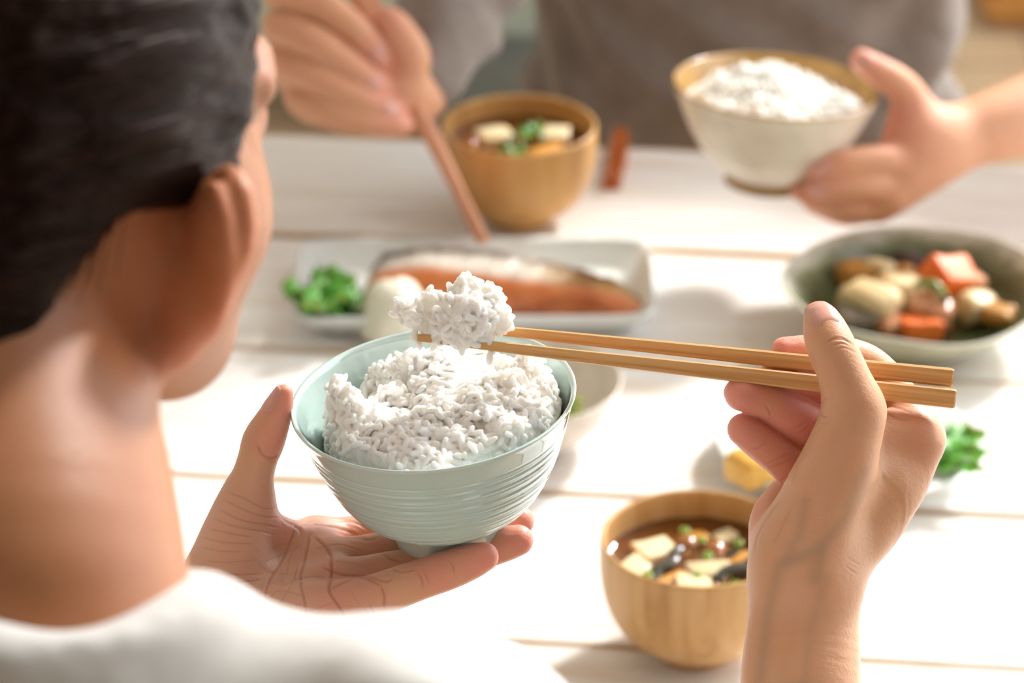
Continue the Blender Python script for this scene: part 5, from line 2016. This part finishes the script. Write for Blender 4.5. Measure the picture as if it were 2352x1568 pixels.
# far person: hands given in pixels of the 2352 wide frame with depth offsets in cm
FRB = 2.42
FR_PALM = [
    ([(700, 40, 0.0, 42), (780, 90, 0.8, 48), (900, 190, 1.5, 54)], None, 0.012),
    ([(665, 110, 0.6, 42), (760, 160, 1.4, 48), (900, 210, 2.0, 54)], None, 0.012),
    ([(675, 180, 1.0, 42), (770, 220, 1.8, 48), (910, 235, 2.2, 50)], None, 0.012),
    ([(715, 245, 1.0, 40), (800, 265, 1.8, 44), (920, 260, 2.2, 46)], None, 0.012),
    ([(900, 200, 1.2, 66), (955, 215, 2.4, 62), (990, 190, 4.5, 60), (1040, 90, 8.0, 66)], None, 0.02),
]
FR_FING = [
    ([(640, -20, -0.4, 42), (720, 0, -1.2, 40), (800, 55, -1.4, 36), (850, 100, -1.2, 32), (882, 132, -0.8, 24)], None, 0.006),
    ([(640, 60, -0.4, 40), (720, 95, -1.6, 40), (800, 150, -1.6, 36), (850, 185, -1.2, 32), (872, 200, -0.9, 24)], None, 0.006),
    ([(645, 140, 0.0, 40), (725, 175, -1.4, 39), (810, 220, -1.4, 36), (870, 245, -1.0, 31), (900, 256, -0.7, 24)], None, 0.006),
    ([(690, 225, 0.2, 38), (760, 252, -1.0, 37), (840, 278, -1.0, 34), (905, 286, -0.6, 30), (930, 288, -0.3, 22)], None, 0.006),
    ([(930, 190, 0.4, 48), (945, 130, -0.4, 44), (920, 80, -0.9, 40), (898, 50, -0.9, 34), (880, 45, -0.6, 26)], None, 0.006),
]
FR_TINT = [('3d', [(885, 130, -0.8, 90), (875, 200, -0.8, 80), (905, 256, -0.6, 80), (900, 60, -0.9, 70)], TONE_PINK, 0.9)]

FLB = 2.40
FL_PALM = [
    ([(2075, 385, -0.4, 46), (2095, 350, 0.0, 56), (2120, 320, 0.6, 62)], None, 0.010),
    ([(2045, 440, -0.6, 48), (2090, 390, 0.0, 58), (2130, 340, 0.8, 64)], None, 0.014),
    ([(2010, 465, 0.6, 44), (2070, 420, 1.0, 54), (2130, 350, 1.6, 62)], None, 0.014),
    ([(2095, 270, 0.4, 40), (2115, 310, 0.4, 54), (2130, 340, 0.8, 64)], None, 0.014),
    ([(2120, 340, 1.0, 76), (2190, 320, 1.6, 74), (2300, 285, 3.0, 84), (2460, 230, 6.0, 98)], None, 0.02),
]
FL_FING = [
    # thumb over the rim
    ([(2100, 275, 0.4, 44), (2090, 225, 0.0, 42), (2060, 190, -0.4, 38), (2010, 160, -0.6, 34), (1978, 138, -0.5, 26)], None, 0.01),
    # index along the foot
    ([(2075, 372, -0.9, 42), (2010, 366, -2.0, 34), (1940, 374, -2.6, 31), (1895, 384, -2.4, 28), (1874, 388, -2.2, 22)], None, 0.003),
    # middle
    ([(2060, 424, -0.5, 42), (2000, 424, -1.7, 35), (1935, 428, -2.1, 32), (1890, 428, -1.9, 28), (1868, 426, -1.7, 22)], None, 0.003),
    # ring and little fold under the foot
    ([(2015, 465, 0.4, 42), (1960, 470, -0.4, 38), (1890, 455, -0.4, 34), (1840, 436, 0.0, 28)], None, 0.006),
    ([(2000, 475, 1.6, 36), (1940, 485, 1.2, 34), (1870, 462, 1.4, 28)], None, 0.006),
]
FL_TINT = [('3d', [(1975, 138, -0.5, 110), (1880, 390, -2, 90), (1870, 420, -1.4, 80), (2060, 300, 0, 130)], TONE_PINK, 0.9)]


def build_hand_far(base, palm, fing, tint):
    f = hp(base)
    allp = np.vstack([f(r) for r, *_ in palm] + [f(r) for r, *_ in fing])
    g = Grid((allp[:, :3] - allp[:, 3:4]).min(0) - 0.02, (allp[:, :3] + allp[:, 3:4]).max(0) + 0.02, 0.0018, 0.02)
    for row, fl, k in palm:
        g.add_sweep(f(row), k, 6, fl)
    pv = g.v.copy()
    for row, fl, k in fing:
        pr = spline(f(row), 6)
        sl = g.sweep_box(pr, k)
        g.v[sl] = np.minimum(g.v[sl], smin(pv[sl], g.sweep_d(pr, sl), k))
    V, F = g.mesh()
    V = relax(V, F, 2)
    col = np.tile(np.array(srgb(218, 166, 132)), (len(V), 1))
    for _, rows, tone, amt in tint:
        w = np.zeros(len(V))
        for row in rows:
            c = f([row])[0]
            w = np.maximum(w, np.clip(1 - np.linalg.norm(V - c[:3], axis=1) / c[3], 0, 1))
        w = np.clip(w * amt, 0, 1)[:, None]
        col = col * (1 - w) + tone * w
    return g, V, F, col


def build_far_person():
    org = np.array([0.195, 2.66, 0.46])
    e = empty('person', org)
    tag(e, 'person in a grey-brown top sitting across the table holding chopsticks and a cream bowl', 'person')
    body = Body()
    gR, V, F, C = build_hand_far(FRB, FR_PALM, FR_FING, FR_TINT)
    body.add(V, F, C)
    gL, V, F, C = build_hand_far(FLB, FL_PALM, FL_FING, FL_TINT)
    body.add(V, F, C)
    nk = np.array([0.19, 2.66, 1.06])
    hr = frame(math.radians(180 + 10), math.radians(22))
    c = nk + np.array([0.0, -0.03, 0.16])
    g = Grid(c - 0.17, c + 0.16, 0.004, 0.03)
    head_parts(g, c, hr)
    g.add_sweep(np.array([[*(c - hr[1] * 0.03 - hr[2] * 0.05), 0.055], [*nk, 0.058]]), 0.02)
    V, F = g.mesh()
    body.add(V, F, np.tile(TONE_BACK, (len(V), 1)))
    shR, shL = np.array([0.0, 2.70, 1.0]), np.array([0.40, 2.72, 1.02])
    wR = P(1040, 90, FRB + 0.08)
    wL = P(2460, 230, FLB + 0.06)
    elR = P(1130, -190, FRB + 0.17)
    elL = np.array([wL[0] + 0.15, wL[1] + 0.14, 0.84])
    wL = P(2330, 277, FLB + 0.036)

    def trunk(g, off):
        for a in (-0.075, 0.0, 0.075):
            k = 0.02 if a == 0 else 0
            g.add_sweep(np.array([[nk[0] + a * 1.1, 2.68, 0.96, 0.080 + off], [nk[0] + a, 2.645 - k, 0.78, 0.090 + off], [nk[0] + a, 2.64 - k, 0.64, 0.094 + off], [nk[0] + a, 2.66, 0.56, 0.098 + off]]), 0.04, 5)
        for sh in (shR, shL):
            g.add_sweep(np.array([[*(nk + np.array([0, 0.02, -0.03])), 0.05 + off], [*sh, 0.052 + off]]), 0.04)
    lo, hi = np.array([-0.16, 2.26, 0.30]), np.array([0.66, 2.92, 1.20])
    g = Grid(lo, hi, 0.006, 0.05)
    trunk(g, -0.006)
    for sh, el, w, wr in ((shR, elR, wR, 0.020), (shL, elL, wL, 0.0245)):
        g.add_sweep(np.array([[*sh, 0.045], [*(sh * 0.5 + el * 0.5), 0.042], [*el, 0.036], [*w, wr]]), 0.02, 5)
    V, F = g.mesh()
    body.add(V, F, np.tile(TONE_BACK, (len(V), 1)))
    body.make(org, e, SKIN_FAR)
    # top with long right sleeve
    g = Grid(lo - 0.02, hi + 0.02, 0.005, 0.05)
    trunk(g, 0.008)
    cuff = P(992, 195, FRB + 0.042)
    g.add_sweep(np.array([[*shR, 0.062], [*(shR * 0.5 + elR * 0.5), 0.058], [*elR, 0.048], [*(elR * 0.45 + cuff * 0.55), 0.040], [*cuff, 0.027]]), 0.03, 6)
    g.add_sweep(np.array([[*shL, 0.062], [*(shL * 0.5 + elL * 0.5), 0.056], [*(shL * 0.2 + elL * 0.8), 0.052]]), 0.03, 6)
    cut_plane(g, nk + np.array([0, -0.01, -0.005]), np.array([0, -0.25, 0.97]), 0.006)
    V, F = g.mesh()
    V = relax(V, F, 2)
    N = vnormals(V, F)
    q = V - org
    fold = np.sin((q[:, 2] * 1.0 - q[:, 0] * 0.8) * 46 + 2.2 * np.sin(q[:, 0] * 14 + 1)) * 0.006 + 0.004 * np.sin(q[:, 2] * 90 + q[:, 0] * 60 + 2 * np.sin(q[:, 1] * 40))
    V = V + N * fold[:, None]
    link('top', mesh_np('top', V - org, F), e, mat_cloth('taupe_jersey', srgb(122, 110, 102), srgb(136, 124, 116)))
    # hair
    R4 = Matrix(tuple(tuple(hr[k][i] for k in range(3)) for i in range(3)))
    Gh = Grid((-0.13, -0.20, -0.14), (0.13, 0.14, 0.16), 0.005, 0.03)
    Gh.add_ell((0, -0.012, 0.030), (0.083, 0.103, 0.098), np.eye(3), 0.01)
    cut_plane(Gh, (0, 0.0, 0.004), (0, 0.80, -0.60), 0.012)
    V, F = Gh.mesh()
    ho = link('hair', mesh_np('hair', V, F), e, bpy.data.materials['dark_hair'])
    ho.location = c - org
    ho.rotation_euler = R4.to_euler()
    # nails
    for g_, B_, (px, py, dd), nrm, td in ((gR, FRB, (872, 118, -1.9), -FW * 0.8 + UP * 0.3 + RT * 0.3, RT * 0.7 - UP * 0.7), (gR, FRB, (862, 190, -1.9), -FW * 0.85 + RT * 0.3, RT * 0.7 - UP * 0.6),
                                          (gR, FRB, (895, 250, -1.4), -FW * 0.85 + RT * 0.3, RT * 0.8 - UP * 0.4), (gL, FLB, (1990, 138, -1.2), UP * 0.7 - FW * 0.7, -RT * 0.85 + UP * 0.4),
                                          (gL, FLB, (1888, 384, -3.0), -FW * 0.9 + UP * 0.2, -RT), (gL, FLB, (1882, 432, -2.6), -FW * 0.9, -RT)):
        V, F = nail_mesh(g_, hp(B_)([(px, py, dd, 1)])[0, :3], nrm, td, 0.011, 0.0125, 0.0006, 7, 8)
        link('fingernail', mesh_np('fingernail', np.asarray(V) - org, F), e, NAIL)
    # the chopsticks in the right hand
    m = mat_bamboo('pink_cedar', srgb(190, 122, 88), srgb(216, 152, 118), srgb(226, 170, 138), 0.7)
    o = chopstick('chopstick', P(1113, 557, 2.405), P(812, -25, 2.44), 0.0075, 0.0115, m, 0.3)
    tag(o, 'front one of the pinkish wooden chopsticks held by the person opposite', 'chopstick', 'chopsticks of the person opposite')
    o = chopstick('chopstick', P(1104, 550, 2.425), P(838, -30, 2.455), 0.0075, 0.0115, m, 0.3)
    tag(o, 'rear one of the pinkish wooden chopsticks held by the person opposite', 'chopstick', 'chopsticks of the person opposite')
    return e


# ------------------------------------------------------------------ the room behind
def build_back():
    cl = mat_cloth('sage_upholstery', srgb(172, 178, 158), srgb(190, 194, 176))
    cd = mat_cloth('dark_upholstery', srgb(62, 62, 48), srgb(82, 80, 62))
    p = on_z(1290, 60, 0.25)
    s = empty('armchair', (p[0] - 0.10, p[1] + 0.50, 0), (0, 0, 0.0))
    tag(s, 'sage green armchair on the floor behind the table', 'armchair')
    def part(nm, sx, sy, sz, loc, mt, bev=0.05):
        o = link(nm, bm_mesh(nm, box_bm(sx, sy, sz, bev, 4), True), s, mt)
        o.location = loc
        return o
    part('seat_base', 0.72, 0.62, 0.24, (0, 0.05, 0.22), cl)
    part('seat_cushion', 0.52, 0.56, 0.14, (0, 0.0, 0.39), cl, 0.06)
    part('backrest', 0.72, 0.18, 0.62, (0, 0.40, 0.52), cl, 0.07)
    part('armrest', 0.14, 0.66, 0.28, (-0.33, 0.03, 0.44), cl, 0.06)
    part('armrest', 0.14, 0.66, 0.28, (0.33, 0.03, 0.44), cl, 0.06)
    for x in (-0.3, 0.3):
        for y in (-0.2, 0.32):
            V, F = tube([(x, y, 0, 0.014), (x * 0.97, y * 0.97, 0.11, 0.022)], 12)
            link('leg', mesh_np('leg', V, F), s, bpy.data.materials['golden_zelkova'])
    q = on_z(1310, 165, 0.14)
    o = link('floor_cushion', bm_mesh('floor_cushion', box_bm(0.5, 0.42, 0.14, 0.065, 4), True), None, cd)
    o.location = (q[0] + 0.06, q[1] + 0.02, 0.07)
    tag(o, 'dark olive floor cushion lying in front of the sage armchair', 'cushion')
    bd = mat_bowl_wood('dark_bench_wood', srgb(48, 28, 18), srgb(78, 46, 30), srgb(98, 62, 42), 0.2)
    s = empty('bench', (0.25, 2.78, 0), (0, 0, TAB_A))
    tag(s, 'dark brown wooden bench behind the far edge of the table', 'bench')
    for k in range(3):
        part('slat', 1.7, 0.115, 0.03, (0, -0.13 + 0.13 * k, 0.425), bd, 0.004)
    for x in (-0.75, 0.75):
        for y in (-0.13, 0.13):
            part('leg', 0.05, 0.05, 0.41, (x, y, 0.205), bd, 0.004)
        part('stretcher', 0.04, 0.24, 0.05, (x, 0, 0.2), bd, 0.004)
    # wooden cabinet at the upper right
    wd = mat_bowl_wood('oak_cabinet', srgb(170, 108, 44), srgb(206, 146, 76), srgb(216, 162, 92), 0.15)
    q = on_z(2300, 105, 0.0)
    s = empty('low_cabinet', (q[0] + 0.35, q[1] + 0.25, 0))
    tag(s, 'orange wooden low cabinet behind the table at the upper right', 'cabinet')
    part('carcass', 0.9, 0.4, 0.5, (0.08, 0, 0.27), wd, 0.006)
    for x in (-0.14, 0.30):
        d = part('door', 0.42, 0.02, 0.44, (x, -0.21, 0.27), wd, 0.004)
        V, F = tube([(0, -0.01, 0.04, 0.006), (0, -0.03, 0.04, 0.010)], 12)
        link('knob', mesh_np('knob', V, F), d, bpy.data.materials['lacquered_wood']).location = (0.16 if x < 0 else -0.16, 0, 0)
    part('plinth', 0.86, 0.36, 0.03, (0.08, 0, 0.015), wd, 0.002)
    # white curtain left of it
    cu = mat_cloth('white_linen', srgb(222, 224, 228), srgb(236, 237, 240))
    q = on_z(2075, 60, 0.05)
    V, F = [], []
    n = 60
    for i in range(n):
        t = i / (n - 1)
        for z in (0.03, 0.7, 1.5, 2.3):
            V.append((t * 0.075 + 0.004 * math.sin(t * 40), 0.02 * math.sin(t * 22 + 0.3 * z), z))
    for i in range(n - 1):
        for j in range(3):
            F.append([i * 4 + j, (i + 1) * 4 + j, (i + 1) * 4 + j + 1, i * 4 + j + 1])
    me = mesh_np('curtain', V, F)
    o = link('curtain', me, None, cu)
    o.location = (q[0], q[1], 0)
    sm = o.modifiers.new('thick', 'SOLIDIFY')
    sm.thickness = 0.003
    tag(o, 'white linen curtain hanging in folds beyond the far person\'s shoulder', 'curtain')
    # small wooden box on the floor, seen between the sleeve and the soup bowl
    q = on_z(1128, 160, 0.10)
    s = empty('wooden_box', (q[0] - 0.08, q[1] - 0.10, 0))
    tag(s, 'small orange wooden box on the floor between the far sleeve and soup bowl', 'box')
    for sx in (-0.076, 0.076):
        part('side', 0.008, 0.16, 0.10, (sx, 0, 0.05), wd, 0.001)
    for sy in (-0.076, 0.076):
        part('side', 0.144, 0.008, 0.10, (0, sy, 0.05), wd, 0.001)
    part('lid', 0.164, 0.164, 0.012, (0, 0, 0.106), wd, 0.002)


# ------------------------------------------------------------------ assemble
build_setting()
build_table()
RICE = mat_rice()
MW2, RV, RF = build_dishes()
far_rice = RICE.copy()
far_rice.name = 'cooked_rice_plain'
far_rice.node_tree.nodes['Principled BSDF'].inputs['Subsurface Weight'].default_value = 0.25
o = link('cooked_rice', mesh_np('cooked_rice', RV, RF), None, far_rice)
o.matrix_world = MW2
tag(o, 'mound of white rice in the cream bowl of the person opposite', 'rice', kind='stuff')
build_celadon()
build_rice(RICE)
build_lump(RICE)
build_sticks()
build_woman()
build_far_person()
build_back()
